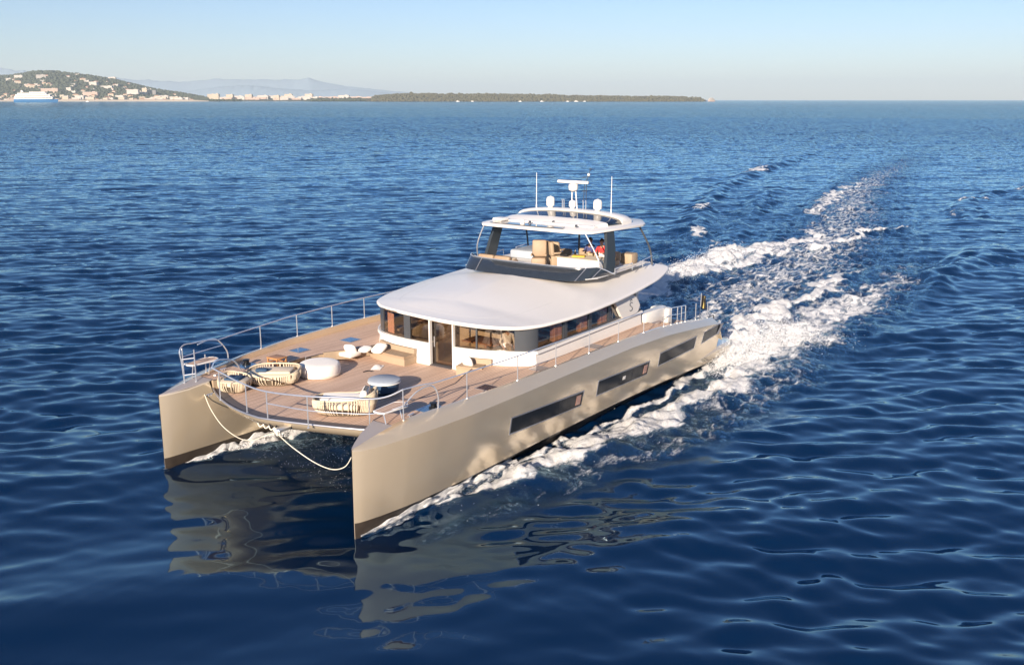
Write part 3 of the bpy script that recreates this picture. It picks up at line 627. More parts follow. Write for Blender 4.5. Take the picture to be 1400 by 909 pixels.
for sg in (1, -1):
    rings = []
    for X in XS:
        q = [0] + [st(i, X) for i in range(1, 12)]
        yr, zs, yk, zk, yc, zc, yw, yiw, yim, yit, zd = q[1:]
        cap = min(.12, (yr - yit) * .3)
        ri = yr - cap
        mo = 1.45; ym = yc + (yk - yc) * .62
        ring = [((yw + yiw)/2, -.85), (yiw, 0), (yiw + (yim - yiw)*.3, zc), (yim, 1.45), (yit, zd - .04), (yit + .02, zd), (max(ri - .02, yit + .03), zd - .004), (ri, zs - .02), (ri + .02, zs), (yr - .01, zs),
                (yr + (yk-yr)*.30, zs - (zs-zk)*.25), (yr + (yk-yr)*.72, zs - (zs-zk)*.66), (yk, zk), (yk - .006, zk - .10), (ym, mo), (yc, zc), (yw, 0)]
        rings.append([(X, sg*y, z) for y, z in ring])
    n = len(rings[0])
    ms = [1, 1, 0, 0, 0, 0, 0, 0, 0, 0, 0, 0, 0, 0, 0, 1, 1]
    h = MB().loft(rings, ms=ms).build('hull', ['champagne', 'antifoul'], BOAT, 20); HULLS[sg] = h
    # flat grey deck cap at the bow tip
    xs = [0.0, -.10, -.30, -.8, -1.5, -1.6]
    m = MB(); top = [(x, sg*(st(1, x) - .01), st(2, x) + .005) for x in xs] + [(x, sg*(st(10, x) + .015), st(2, x) + .005) for x in xs[::-1]]
    low = [(p[0], p[1], p[2] - .03) for p in top]
    m.loft([low, top]); m.build('bow_cap', 'cap_grey', h, 20)
    # swim platform
    m = MB(); rr = []
    for X, yo, zt, zb in ((-19.2, 5.22, .62, .50), (-21.2, 5.42, .80, .45), (-22.9, 5.55, .92, .40), (-24.6, 5.45, .86, .38), (-25.35, 5.2, .80, .42), (-25.55, 4.9, .74, .50)):
        yi = 4.9 if X > -22.8 else 3.4
        rr.append([(X, sg*yi, zt), (X, sg*(yo - .12), zt), (X, sg*yo, zt - .12), (X, sg*(yo-.12), zb), (X, sg*yi, zb)])
    m.loft(rr); m.build('swim_platform', 'champagne', h, 35)
    # hull windows: frame proud of the plating, pane inside it
    for k, (x0, x1, z0a, z1a, z0b, z1b) in enumerate(((-6.12,-10.57,1.58,2.11,1.38,1.90),(-11.65,-15.70,1.49,2.03,1.36,1.87),(-16.65,-20.05,1.50,2.01,1.53,2.04),(-20.9,-22.55,1.58,2.07,1.72,2.16))):
        def side(x, z):
            yk, zk, yc, zc = st(3, x), st(4, x), st(5, x), st(6, x); ym = yc + (yk-yc)*.62
            return ym + (yk - .006 - ym) * (z - 1.45) / max(.2, zk - .10 - 1.45) if z > 1.45 else yc + (ym - yc) * (z - zc) / (1.45 - zc)
        nseg = 8; fr_, pn = MB(), MB()
        def quad_strip(mb, xa, xb, za0, za1, zb0, zb1, off0, off1):
            for i in range(nseg):
                t0, t1 = i/nseg, (i+1)/nseg; rings2 = []
                for off in (off0, off1):
                    r_ = []
                    for t, top_ in ((t0, 0), (t1, 0), (t1, 1), (t0, 1)):
                        x = xa + (xb-xa)*t; z = (za1 + (zb1-za1)*t) if top_ else (za0 + (zb0-za0)*t)
                        r_.append((x, sg*(side(x, z) + off), z))
                    rings2.append(r_)
                mb.loft(rings2)
        quad_strip(fr_, x0 + .06, x1 - .06, z0a - .05, z1a + .05, z0b - .05, z1b + .05, -.05, .010)
        quad_strip(pn, x0, x1, z0a, z1a, z0b, z1b, -.04, .016)
        f = fr_.build('window_frame', 'rim' if k else 'rim', h, 30); pn.build('hull_window', 'hull_window', h, 30)
        if k == 1:
            cb = MB(); quad_strip(cb, x0 + (x1-x0)*.47, x0 + (x1-x0)*.52, 1.62, 1.76, 1.62, 1.76, -.03, .022); cb.build('port_light', 'gelcoat', h, 30)
        if k < 2:     # lit cabin behind the pane painted as a pink curtain strip on the glass
            cb = MB(); L = x1 - x0
            def zz(t, q): return (z0a + (z0b-z0a)*t + q) if q > 0 else (z1a + (z1b-z1a)*t + q)
            for ta, tb, qa, qb in ((.90, .97, .08, -.08),):
                quad_strip(cb, x0 + L*ta, x0 + L*tb, zz(ta, qa), zz(ta, qb), zz(tb, qa), zz(tb, qb), -.03, .019)
            cb.build('lit_curtain', 'curtain_lit_cabin', h, 30)
            cb = MB(); quad_strip(cb, x0 + L*.655, x0 + L*.665, zz(.66, .01), zz(.66, -.01), zz(.66, .01), zz(.66, -.01), -.03, .019); cb.build('window_mullion', 'black', h, 30)
# bridge deck (underside between the hulls) and front beam
def front_x(y): return -0.45 - .085 * y * y - (.20 * math.sin(math.pi * y / 3.8) if y > 0 else 0)
m = MB(); rr = []
for y in np.linspace(-3.8, 3.8, 21):
    fx = front_x(y); rr.append([(fx, y, 2.60), (fx - .02, y, 2.52), (fx - .22, y, 2.30), (fx - .55, y, 2.18), (fx - 1.6, y, 1.75), (fx - 5, y, 1.30), (-20, y, 1.2), (-20, y, 2.55), (-10, y, 2.55)])
m.loft(rr); m.build('bridge_deck', 'champagne', BOAT, 30)
m = MB(); m.tube([(front_x(y) + .01, y, 2.61) for y in np.linspace(-3.9, 3.9, 25)], .035); m.build('deck_rim', 'rim', BOAT)
# well deck (teak), dark strip along its front edge
STEP = [(-1.62, 3.70), (-2.6, 3.48), (-4.0, 3.38), (-6.1, 3.28), (-7.2, 2.85), (-8.2, 2.55), (-8.9, 2.4)]
well = [(front_x(y) - .03, y) for y in np.linspace(-3.68, 3.68, 25)] + [(x, y) for x, y in STEP[1:]] + [(x, -y) for x, y in STEP[1:][::-1]]
MB().prism(well, 2.556, 2.60).build('lounge_deck', 'teak', BOAT, 0)
strip = [(front_x(y) - .03, y) for y in np.linspace(-3.6, 3.6, 25)] + [(front_x(y) - .40, y) for y in np.linspace(3.6, -3.6, 25)]
MB().prism(strip, 2.601, 2.605).build('front_strip', 'deck_dark', BOAT, 0)
for sg in (1, -1):
    outer = [(x, sg*(st(1, x) - .135)) for x in (-1.62, -2.4, -3.2, -4, -5, -6.5, -8, -10, -12, -14, -16, -17, -18)]
    inner = [(x, sg*y) for x, y in STEP] + [(-18, sg*2.4)]
    MB().prism(outer + inner[::-1], 2.56, 2.90, 0, 1).build('side_deck', ['tan', 'teak'], BOAT, 0)
    aft = [(-18.003, sg*5.30), (-19.5, sg*5.29), (-19.5, sg*2.4), (-18.003, sg*2.4)]
    MB().prism(aft, 2.3, 2.62, 0, 1).build('aft_deck', ['tan', 'teak'], BOAT, 0)
    MB().prism([(-19.503, sg*5.28), (-21.6, sg*5.26), (-21.6, sg*3.5), (-19.503, sg*3.5)], 1.9, 2.30, 0, 1).build('stern_step', ['tan', 'teak'], BOAT, 0)
    MB().tube([(x, sg*(y), 2.905) for x, y in STEP], .018, 6).build('step_edge', 'deck_dark', BOAT)
MB().prism([(-17.4, -2.4), (-21.4, -2.4), (-21.4, 2.4), (-17.4, 2.4)], 2.3, 2.56, 0, 1).build('cockpit_sole', ['tan', 'teak'], BOAT, 0)

# flush hatches in the side decks and the bow lockers
def hatch(cx, cy, l, w, m_, z=2.903, rz=0, winch=False):
    a = MB(); a.box((cx, cy, z + .006), (l + .10, w + .10, .012), rz); a = a.build('hatch_frame', 'rim', BOAT, 0)
    b = MB(); b.box((cx, cy, z + .012), (l, w, .014), rz); b.build('hatch_pane', m_, a, 0)
    if winch:
        c = MB(); c.lathe([(.02,0),(.15,.01),(.15,.05),(.09,.07),(.10,.16),(.13,.19),(.05,.205)], (cx - .05, cy, z + .02), 20); c.build('capstan', 'black', BOAT)
for x, y in ((-6.1, -4.32), (-8.4, -3.88)): hatch(x, y, .52, .52, 'hatch_sky_reflect', rz=.0)
for x, y in ((-6.3, 4.45), (-9.25, 4.62), (-13.1, 4.60)): hatch(x, y, .50, .50, 'hatch_dark_reflect')
hatch(-3.5, -4.30, .62, .72, 'hatch_sky_reflect', winch=True); hatch(-3.5, 4.45, .70, .72, 'hatch_sky_reflect', winch=True)

# --- cabin
def cab_front(y):
    if y < 0: return -8.28 - .035*y*y - .0105*y**4 * (abs(y) / 3.9) ** 1.2
    return -8.28 - .035*y*y - .0020*y**4
XC = {1: -9.56, -1: -11.9}
def ring_pts(ys): return [(cab_front(y), y) for y in ys]
def cab_side(sg, xs): return [(x, sg*4.2) for x in xs]
def wall_strip(mb, pts, z0, z1, th=.10, o0=0.0, o1=0.0):
    """vertical strip along a plan polyline, offset outwards by o0 at the foot and o1 at the top"""
    P = [Vector((p[0], p[1], 0)) for p in pts]; rings = []
    for i, p in enumerate(P):
        t = (P[min(i+1, len(P)-1)] - P[max(i-1, 0)]).normalized(); nrm = Vector((t.y, -t.x, 0))
        if nrm.dot(p - Vector((-13, 0, 0))) < 0: nrm = -nrm
        a = z0(p.x) if callable(z0) else z0; b = z1(p.x) if callable(z1) else z1
        rings.append([p + nrm*o0 + Vector((0,0,a)), p + nrm*o1 + Vector((0,0,b)), p + nrm*(o1-th) + Vector((0,0,b)), p + nrm*(o0-th) + Vector((0,0,a))])
    mb.loft(rings)
def subdiv(a, b, n=8): return [a + (b-a)*i/n for i in range(n+1)]
YD0, YD1 = .42, 1.40
ZB = lambda x: 3.42 + .010 * max(0, -x - 10)
ZT = lambda x: interp(x, [-19, -16, -12, -10, -9, -8.2], [4.45, 4.36, 4.26, 4.24, 4.30, 4.42])
corner = 4.04
m = MB()
wall_strip(m, cab_side(-1, subdiv(-17.6, XC[-1], 10)) + ring_pts(subdiv(-corner, YD0 - .04, 26)), 2.58, ZB, .12, .10, .0)
wall_strip(m, ring_pts(subdiv(YD1 + .04, corner, 22)) + cab_side(1, subdiv(XC[1], -17.6, 10)), 2.58, ZB, .12, .10, .0)
m.build('cabin_wall', 'gelcoat', BOAT, 35)
m = MB()
wall_strip(m, cab_side(-1, subdiv(-17.6, XC[-1], 10)) + ring_pts(subdiv(-corner, YD0 - .06, 26)), lambda x: ZB(x) - .10, lambda x: ZB(x) - .005, .06, .11, .09)
wall_strip(m, ring_pts(subdiv(YD1 + .06, corner, 22)) + cab_side(1, subdiv(XC[1], -17.6, 10)), lambda x: ZB(x) - .10, lambda x: ZB(x) - .005, .06, .11, .09)
m.build('window_ledge', 'gelcoat', BOAT, 35)
# glazing: panes and pillars
def pane(pts, name='cabin_window', m_='glass', z0=ZB, z1=ZT, th=.012, o=-.02):
    a = MB(); wall_strip(a, pts, z0, z1, th, o, o); return a.build(name, m_, BOAT, 60)
def pillar(pts, m_='dark_grey', th=.07, z0=ZB, z1=ZT): 
    a = MB(); wall_strip(a, pts, z0, z1, th, .004, .004); a.build('window_pillar', m_, BOAT, 60)
for y0, y1 in ((-3.78, -2.62), (-2.25, -.95), (-.62, YD0 - .05), (YD1 + .05, 2.3), (2.36, 3.62)): pane(ring_pts(subdiv(y0, y1, 8)))
for y0, y1 in ((-2.62, -2.25), (-.95, -.62), (2.30, 2.36)): pillar(ring_pts(subdiv(y0, y1, 3)))
for sg in (1, -1):
    edges = [-9.74, -11.42, -11.72, -13.28, -13.52, -14.80, -15.02, -16.1] if sg > 0 else [-12.1, -12.9, -13.1, -14.1, -14.4, -15.0, -15.2, -16.1]
    pillar([(cab_front(sg*y), sg*y) for y in ((3.62, 3.75, 3.9, corner) if sg > 0 else (3.72, 3.9, corner))] + [(x, sg*4.2) for x in (XC[sg] - .02, edges[0])])
    for i in range(0, 7, 2): pane(cab_side(sg, subdiv(edges[i], edges[i+1], 3)))
    for i in (1, 3, 5): pillar(cab_side(sg, [edges[i], edges[i+1]]))
    a = MB(); a.prism_y([(-16.1, 3.49), (-17.0, 3.50), (-16.35, 4.35), (-16.1, 4.36)], sg*4.18, sg*4.165); a.build('cabin_window', 'glass', BOAT, 0)
    pillar(cab_side(sg, [-16.1, -16.2]), th=.05)
    a = MB(); wall_strip(a, cab_side(sg, subdiv(XC[sg] - .1, -17.6, 6)), lambda x: ZB(x) - .004, lambda x: ZB(x) + .07, .05, .012, .012); a.build('window_sill', 'dark_grey', BOAT, 0)
    a = MB(); wall_strip(a, cab_side(sg, subdiv(XC[sg] - .1, -17.0, 6)), lambda x: ZT(x) - .05, lambda x: ZT(x) + .03, .05, .012, .012); a.build('window_head', 'dark_grey', BOAT, 0)
    # curtains drawn to the aft side of each pane
    for x0, x1 in [(edges[k] + .46, edges[k] + .02) for k in (1, 3, 5)]:
        a = MB(); ring = [(x0 + (x1-x0)*k/15, sg*(4.11 + .03*math.sin(k*2.2))) for k in range(16)] + [(x1, sg*3.75), (x0 - .1, sg*3.85)]
        a.prism(ring, 3.44, 4.30); a.build('curtain', 'curtain', BOAT, 60)
    # white wing closing the roof to the deck, with the builder's S mark
    poly = [(-14.95, 4.46), (-16.3, 4.50), (-16.95, 4.18), (-17.28, 3.80), (-17.12, 3.55), (-16.95, 3.50), (-15.95, 3.44), (-15.72, 3.56)] if sg > 0 else [(-14.95, 4.46), (-16.3, 4.50), (-16.95, 4.18), (-17.28, 3.80), (-17.12, 3.55), (-15.95, 3.44)]
    a = MB(); a.prism_y(poly, sg*4.20, sg*4.33); wing = a.build('roof_wing', 'gelcoat', BOAT, 0)
    cx, cz, q = -16.48, 3.86, .17
    S_ = [(.62,.82),(.25,1.05),(-.3,1.0),(-.62,.68),(-.45,.32),(0,.06),(.45,-.22),(.62,-.62),(.3,-.98),(-.25,-1.04),(-.65,-.8)]
    a = MB(); a.tube(arc([(cx - p[0]*q*sg, sg*4.335, cz + p[1]*q) for p in S_], 5), .016, 6)
    a.tube([(cx + .11, sg*4.335, cz + .235), (cx, sg*4.335, cz + .315), (cx - .11, sg*4.335, cz + .235)], .013, 6)
    a.build('emblem', 'dark_grey', wing)
    for z0 in (3.50, 3.62): pass
for y0, y1 in ((-3.55, -3.0), (-2.1, -1.65)):
    a = MB(); pts = [(cab_front(y) - .14 + .02*math.sin(i*2.4), y) for i, y in enumerate(subdiv(y0, y1, 14))]; wall_strip(a, pts, 3.45, 4.22, .012); a.build('curtain', 'curtain', BOAT, 60)
# door opening: dark glass leaf, pale jambs, pane above
a = MB(); wall_strip(a, [(cab_front(y) - .10, y) for y in subdiv(YD0, YD1, 4)], 2.61, 4.42, .02); dr = a.build('door', 'glass', BOAT, 60)
a = MB(); a.tube([(cab_front(.5) - .04, .52, 3.3), (cab_front(.5) - .04, .52, 3.7)], .018, 6); a.build('handle', 'steel', dr)
for y in (YD0 - .03, YD1 + .03):
    a = MB(); a.box((cab_front(y) + .02, y, 3.50), (.14, .05, 1.80)); a.build('door_jamb', 'gelcoat', BOAT, 0)
a = MB(); a.box((cab_front(.9) - .02, (YD0+YD1)/2, 2.62), (.35, YD1 - YD0, .03)); a.build('door_sill', 'deck_dark', BOAT, 0)
# saloon inside
m = MB(); m.prism([(-8.5, -2.3), (-8.5, 2.3), (-9.6, 3.3), (-10.8, 3.85), (-17.3, 3.85), (-17.3, -3.85), (-10.8, -3.85), (-9.6, -3.3)], 2.46, 2.50); m.build('saloon_floor', 'wood', BOAT, 0)
m = MB(); m.box((-17.35, 0, 3.4), (.06, 7.6, 1.8)); m.build('saloon_bulkhead', 'interior', BOAT, 0)
m = MB(); m.box((-12.2, 0, 3.15), (.12, 2.6, 1.3)); m.box((-10.4, -2.5, 2.9), (1.6, .8, .8), bevel=.1); m.box((-11.6, 2.7, 2.9), (2.6, .8, .8), bevel=.1); m.build('saloon_furniture', 'interior_light', BOAT, 30)
m = MB(); wall_strip(m, ring_pts(subdiv(-3.3, YD0 - .1, 10)), 2.62, 3.36, .35, -.16, -.16); wall_strip(m, ring_pts(subdiv(YD1 + .1, 3.3, 8)), 2.62, 3.36, .35, -.16, -.16); m.build('window_bench', 'interior_light', BOAT, 40)
m = MB(); m.box((-10.6, 1.2, 3.15), (1.0, 1.6, .06), bevel=.02); m.tube([(-10.6, 1.2, 2.5), (-10.6, 1.2, 3.12)], .06); m.build('saloon_table', 'wood', BOAT)
m = MB()
for y in (-2.6, -1.3, 0, 1.3, 2.6): m.box((-12.4, y, 4.36), (7.0, .16, .06))
m.build('ceiling_beam', 'interior_light', BOAT, 0)

# --- coachroof
OUT = [(-20.95, 3.0), (-20.95, 3.55), (-20.6, 3.95), (-19.2, 4.28), (-17.5, 4.44), (-15.5, 4.54), (-13.5, 4.58), (-11.8, 4.52), (-9.95, 4.30), (-9.0, 3.95), (-8.4, 3.45), (-8.05, 2.7), (-7.92, 1.6), (-8.02, .5),
       (-8.30, -.9), (-8.68, -2.2), (-9.2, -3.05), (-9.9, -3.68), (-11.4, -4.22), (-13.5, -4.5), (-15.5, -4.54), (-17.5, -4.44), (-19.2, -4.28), (-20.6, -3.95), (-20.95, -3.55), (-20.95, -3.0)]
outl = [(p.x, p.y) for p in arc([(x, y, 0) for x, y in OUT], 4)]
def zedge(x): return interp(x, [-20.95, -19, -17, -15, -12, -10, -9, -8.4, -7.9], [4.92, 4.72, 4.58, 4.47, 4.37, 4.35, 4.38, 4.44, 4.50])
def zcent(x): return interp(x, [-20.95, -15.2, -14.4, -13, -11, -10], [5.06, 5.02, 5.11, 5.00, 4.82, 4.70])
m = MB(); rows = []
for x, y in outl:
    xc = min(-10.2, max(-20.85, x)); r_ = []
    for t in (0, .12, .25, .4, .55, .7, .8, .88, .94, .98, 1.0):
        px, py = xc + (x - xc)*t, y*t; zz = zedge(px if t > .5 else px); zc = zcent(px)
        r_.append((px, py, zz + (zc - zz) * (1 - t**1.7) + .0))
    lip = Vector((x - xc, y, 0)).normalized()
    r_ += [(x + lip.x*.035, y + lip.y*.035, zedge(x) - .03), (x + lip.x*.035, y + lip.y*.035, zedge(x) - .085), (x - lip.x*.02, y - lip.y*.02, zedge(x) - .13), (x - lip.x*.30, y - lip.y*.30, zedge(x) - .10), (xc + (x-xc)*.4, y*.4, 4.40)]
    rows.append(r_)
m.loft(rows, closed=False, caps=False)
rear = [rows[0][i] for i in range(11)]; rear2 = [rows[-1][i] for i in range(11)]
m.face([rows[0][10]] + [rows[0][i] for i in range(9, -1, -1)] + [rows[-1][i] for i in range(1, 11)] + [(-20.6, -2.9, 4.80), (-20.6, 2.9, 4.80)])
roof = m.build('coachroof', 'gelcoat', BOAT, 50)
for k, lim in ((5, -12.5), (5, None)):
    if lim is None: continue
    a = MB(); a.tube([Vector(r_[k]) + Vector((0, 0, -.005)) for r_ in rows if r_[10][0] > lim], .008, 6); a.build('roof_seam', 'seam_grey', roof)

# --- flybridge
m = MB(); m.prism([(-14.9, -3.1), (-15.4, -3.35), (-20.3, -3.2), (-20.3, 3.2), (-15.4, 3.35), (-14.9, 3.1)], 5.09, 5.115); m.build('flybridge_deck', 'nonskid', BOAT, 0)
base = [(-16.5, 3.25), (-15.5, 3.18), (-14.75, 2.98), (-14.3, 2.55), (-14.12, 1.6), (-14.08, 0), (-14.12, -1.6), (-14.3, -2.55), (-14.75, -2.98), (-15.5, -3.18), (-16.5, -3.25)]
bb = arc([(x, y, 0) for x, y in base], 6); m = MB(); rr = []
for p in bb:
    f = min(1, max(0, (p.x + 16.5) / 1.6)); zb = 5.04 + .03*f; zt = zb + .08 + .38*f
    dxx = -.62 * f; q = Vector((p.x + dxx, p.y*(1.06), zt)); rr.append([(p.x, p.y, zb), q, q - Vector((.03, 0, 0)), (p.x - .03, p.y, zb)])
m.loft(rr); ws = m.build('flybridge_screen', 'acrylic', BOAT, 50)
for k in (15, 38, 52, 8):
    a = MB(); p = Vector(rr[k][0]) + Vector((.012, 0, .01)); q = Vector(rr[k][1]) + Vector((.012, 0, .01)); a.tube([p, q], .018, 6); a.build('screen_strut', 'rim', ws)
m = MB(); m.tube([Vector(r_[1]) + Vector((-.01, 0, .015)) for r_ in rr], .022, 6); m.build('screen_rail', 'steel', ws)
# seats, console and bar on the flybridge (fixed)
def seat(x, y, z, w, rz, m_='caramel', back=.62):
    a = MB(); a.box((0, 0, .22), (.52, w, .44), bevel=.06); s_ = a.build('helm_seat', m_, BOAT, 40, (x, y, z), rz)
    a = MB(); a.box((-.24, 0, .44 + back/2), (.16, w, back), bevel=.06, ry=-.12); a.build('backrest', m_, s_)
    a = MB()
    for q in (-1, 1): a.box((.02, q*w/2, .56), (.40, .07, .08), bevel=.02)
    a.build('armrest', m_, s_)
a = MB(); a.box((-15.72, -1.9, 5.26), (.62, 1.75, .30), bevel=.08); sf = a.build('sun_sofa', 'caramel', BOAT)
for y in (-2.33, -1.46):
    a = MB(); a.box((-15.42, y, 5.46), (.24, .82, .26), bevel=.08); a.build('backrest', 'caramel', sf)
    a = MB(); a.box((-15.75, y, 5.43), (.42, .78, .10), bevel=.04); a.build('seat_cushion', 'beige', sf)
seat(-16.15, -.05, 5.12, .62, .5, back=.72); seat(-17.1, .15, 5.12, .6, 2.6, 'tan'); seat(-17.9, -.4, 5.12, .9, 3.1, 'tan', .5)
a = MB(); a.box((-16.5, 1.95, 5.40), (.95, 2.0, .56), bevel=.05, rz=.06); bar = a.build('bar_unit', 'gelcoat', BOAT)
a = MB(); a.box((-16.5, 1.95, 5.692), (.99, 2.06, .022), rz=.06); a.build('bar_top', 'beige', bar)
a = MB(); a.box((-16.45, 1.15, 5.80), (.5, .34, .20), bevel=.03, ry=.4); a.build('console_screen', 'black', bar)
tw = MB(); tw.box((-16.5, 1.75, 5.735), (.42, .55, .06), bevel=.03, rz=.4); tag(tw.build('folded_towel', 'yellow_cloth'), 'yellow towel lying on the white flybridge bar', 'towel')
b0 = MB(); b0.lathe([(.04,0),(.045,.01),(.045,.18),(.018,.24),(.018,.30)], (-16.7, 1.45, 5.705), 12); tag(b0.build('bottle', 'hull_window'), 'small dark bottle standing on the white flybridge bar', 'bottle')
a = MB(); a.box((-18.35, 1.5, 5.24), (.66, 2.1, .24), bevel=.06); sf = a.build('aft_sofa', 'tan', BOAT)
a = MB(); a.box((-18.72, 1.5, 5.50), (.16, 2.1, .40), bevel=.05); a.build('backrest', 'tan', sf)
a = MB(); a.box((-19.4, 2.6, 5.35), (.6, .6, .46), bevel=.06); a.build('corner_seat', 'tan', BOAT)
a = MB(); a.box((-18.7, -1.9, 5.30), (2.0, 1.6, .38), bevel=.08); a.build('sunbed', 'grey_fabric', BOAT)
# hardtop on two dark raked pillars and four steel posts
ht = [(-15.2, 1.6), (-15.35, 2.5), (-15.75, 2.85), (-17.4, 3.08), (-19.2, 3.34), (-19.6, 3.26), (-20.6, 2.6), (-20.75, 1.4)]
ho = [(x, y) for x, y in ht] + [(x, -y) for x, y in ht[::-1]]
m = MB(); rr = []
for dz, ins in ((6.80, .10), (6.83, .0), (6.90, .0), (6.935, .06)):
    rr.append([(x + (-.06 if x > -18 else .06)*(ins/.06 if ins else 0), y*(1 - ins/3.2), dz + (.05*(1 - (abs(y)/3.3)**2))) for x, y in ho])
m.loft(rr)
rr2 = [[(x, y*.999, 6.965) for x, y in ho]]
HT = m.build('hardtop', 'gelcoat', BOAT, 35)
MB().prism([(-15.62, -2.3), (-15.50, -1.0), (-15.48, .3), (-15.58, 1.5), (-16.05, 1.3), (-16.05, -2.1)], 6.975, 6.995).build('skylight', 'skylight', HT, 0)
# raised arch with the sloping glass in front of it
def hoop(t): y = 2.75*math.cos(t); return y, 6.95 + .42*math.sin(t)**.55
hp = [hoop(t) for t in np.linspace(0.02, math.pi - .02, 33)]
m = MB(); m.loft([[(-18.45, y, z + .02), (-18.45 - .12, y, z + .06), (-19.15, y, z + .05), (-19.3, y, z - .02), (-19.15, y*.985, z - .10), (-18.5, y*.985, z - .10)] for y, z in hp], caps=True); AR = m.build('radar_arch', 'gelcoat', HT, 40)
m = MB(); gp = [(y, z) for y, z in hp]
zf = lambda z: 6.985 + (z - 6.95) * .42
m.loft([[(-18.5, y*.97, z - .02), (-17.55, y*.92, zf(z) + .012), (-17.56, y*.92, zf(z) - .01), (-18.52, y*.97, z - .045)] for y, z in gp]); m.build('arch_glass', 'skylight', HT, 40)
m = MB(); m.loft([[(-17.50, y*.93, zf(z) + .03), (-17.3, y*.91, zf(z) + .03), (-16.75, y*.84, 6.995), (-16.75, y*.84, 6.94), (-17.56, y*.93, 6.94)] for y, z in gp]); m.build('arch_base', 'gelcoat', HT, 50)
m = MB(); m.loft([[(-16.62, y, 6.96), (-16.62, y, 7.02), (-16.75, y, 7.035), (-16.88, y, 7.02), (-16.88, y, 6.96)] for y in np.linspace(-2.4, 2.4, 9)]); m.build('arch_sill', 'gelcoat', HT, 40)
for x, y in ((-16.25, -.6), (-16.25, 1.75), (-16.9, .2)):
    a = MB(); a.lathe([(.07, 0), (.07, .06), (.03, .09)], (x, y, 7.0), 12); a.build('vent', 'dark_grey', HT)
a = MB(); a.lathe([(.10, 0), (.11, .06), (.09, .18), (.03, .22)], (-15.75, -.65, 6.99), 16); a.build('search_light', 'gelcoat', HT)
a = MB(); a.box((-16.3, -2.2, 7.06), (.6, .5, .14), bevel=.05); a.build('hatch_cover', 'gelcoat', HT)
def dome(y, z, r, hgt, x=-18.85):
    a = MB(); a.lathe([(r*.5, 0), (r*.62, .02), (r*.62, .06), (r*.95, .08), (r, .14), (r, hgt - r*.85), (r*.92, hgt - r*.5), (r*.7, hgt - r*.22), (r*.38, hgt - .03), (.02, hgt)], (x, y, z), 24); a.build('satellite_dome', 'gelcoat', HT, 50)
dome(-1.23, 7.41, .19, .52); dome(1.26, 7.41, .195, .52); dome(-.05, 7.43, .16, .38)
for y in (-.62, -.53, .48, .62):
    a = MB(); a.tube([(-18.9, y, 7.42), (-18.9, y, 7.78)], .022, 6); a.tube([(-18.9, y, 7.78), (-18.86, y, 7.80)], .03, 6); a.build('horn_post', 'steel', HT)
m = MB()
for y in (-.18, .10): m.tube([(-19.0, y, 7.42), (-18.95, y*.7 - .02, 8.2)], .028, 6)
rp = m.build('radar_mast', 'gelcoat', HT)
a = MB(); a.lathe([(.10, 0), (.20, .08), (.22, .22), (.20, .33), (.08, .37)], (-18.9, -.05, 8.18), 20); rd = a.build('radar_pedestal', 'gelcoat', HT)
a = MB(); a.box((-18.88, -.06, 8.61), (.16, 1.6, .13), bevel=.04); a.build('radar_scanner', 'gelcoat', rd)
m = MB(); m.tube([(-19.1, .35, 7.42), (-19.1, .42, 8.55), (-19.1, .60, 8.85), (-19.1, .72, 9.25)], .016, 6); m.tube([(-19.1, .50, 7.42), (-19.1, .52, 8.55)], .016, 6); m.tube([(-19.1, .30, 8.2), (-19.1, .5, 8.2)], .014, 6); m.tube([(-19.1, .28, 8.80), (-19.1, .66, 8.86)], .02, 6); m.tube([(-19.1, .64, 9.22), (-19.1, .86, 9.2)], .012, 6); m.build('instrument_mast', 'dark_grey', HT)
a = MB(); a.lathe([(.02, 0), (.06, .03), (.06, .10), (.02, .13)], (-19.1, .62, 8.88), 12); a.build('mast_light', 'gelcoat', HT)
for y in (-1.97, 1.97):
    a = MB(); a.tube([(-18.8, y, 7.2), (-18.8, y, 7.5)], .028, 6); a.tube([(-18.8, y, 7.5), (-18.8, y, 8.95)], .020, 6, taper=.6); a.build('antenna', 'gelcoat', HT)
for sg in (1, -1):
    y0, y1 = (3.12, 3.02)
    # raked dark pillar: foot further forward, leaning aft to the hardtop
    m = MB(); xf = -16.25; 
    m.loft([[(xf, sg*3.22, 5.06), (xf - .78, sg*3.22, 5.06), (xf - .78, sg*3.06, 5.06), (xf, sg*3.06, 5.06)], [(xf - .33, sg*3.10, 6.0), (xf - 1.02, sg*3.10, 6.0), (xf - 1.02, sg*2.96, 6.0), (xf - .33, sg*2.96, 6.0)], [(xf - .55, sg*2.92, 6.86), (xf - 1.15, sg*2.92, 6.86), (xf - 1.15, sg*2.78, 6.86), (xf - .55, sg*2.78, 6.86)]])
    m.build('hardtop_pillar', 'pillar_grey', BOAT, 40)
    m = MB(); m.tube(arc([(-16.05, sg*3.25, 5.08), (-15.75, sg*3.1, 5.9), (-15.6, sg*2.6, 6.84)], 5), .03, 8); m.build('hardtop_post', 'steel', BOAT)
    m = MB(); m.tube(arc([(-20.2, sg*3.35, 5.0), (-20.0, sg*3.3, 5.8), (-19.4, sg*3.05, 6.84)], 5), .042, 8); m.build('hardtop_post', 'dark_grey', BOAT)
    m = MB(); m.tube([(-16.8, sg*3.35, 5.02), (-16.8, sg*3.35, 5.30), (-18.2, sg*3.42, 5.36), (-18.2, sg*3.42, 5.06)], .022, 6); m.tube([(-19.2, sg*3.4, 5.06), (-19.2, sg*3.4, 5.34), (-20.2, sg*3.35, 5.42)], .022, 6); m.build('flybridge_rail', 'steel', BOAT)
m = MB(); m.tube([(-19.9, -.3, 5.1), (-19.9, -.3, 6.84)], .05, 8); m.build('hardtop_post', 'dark_grey', BOAT)

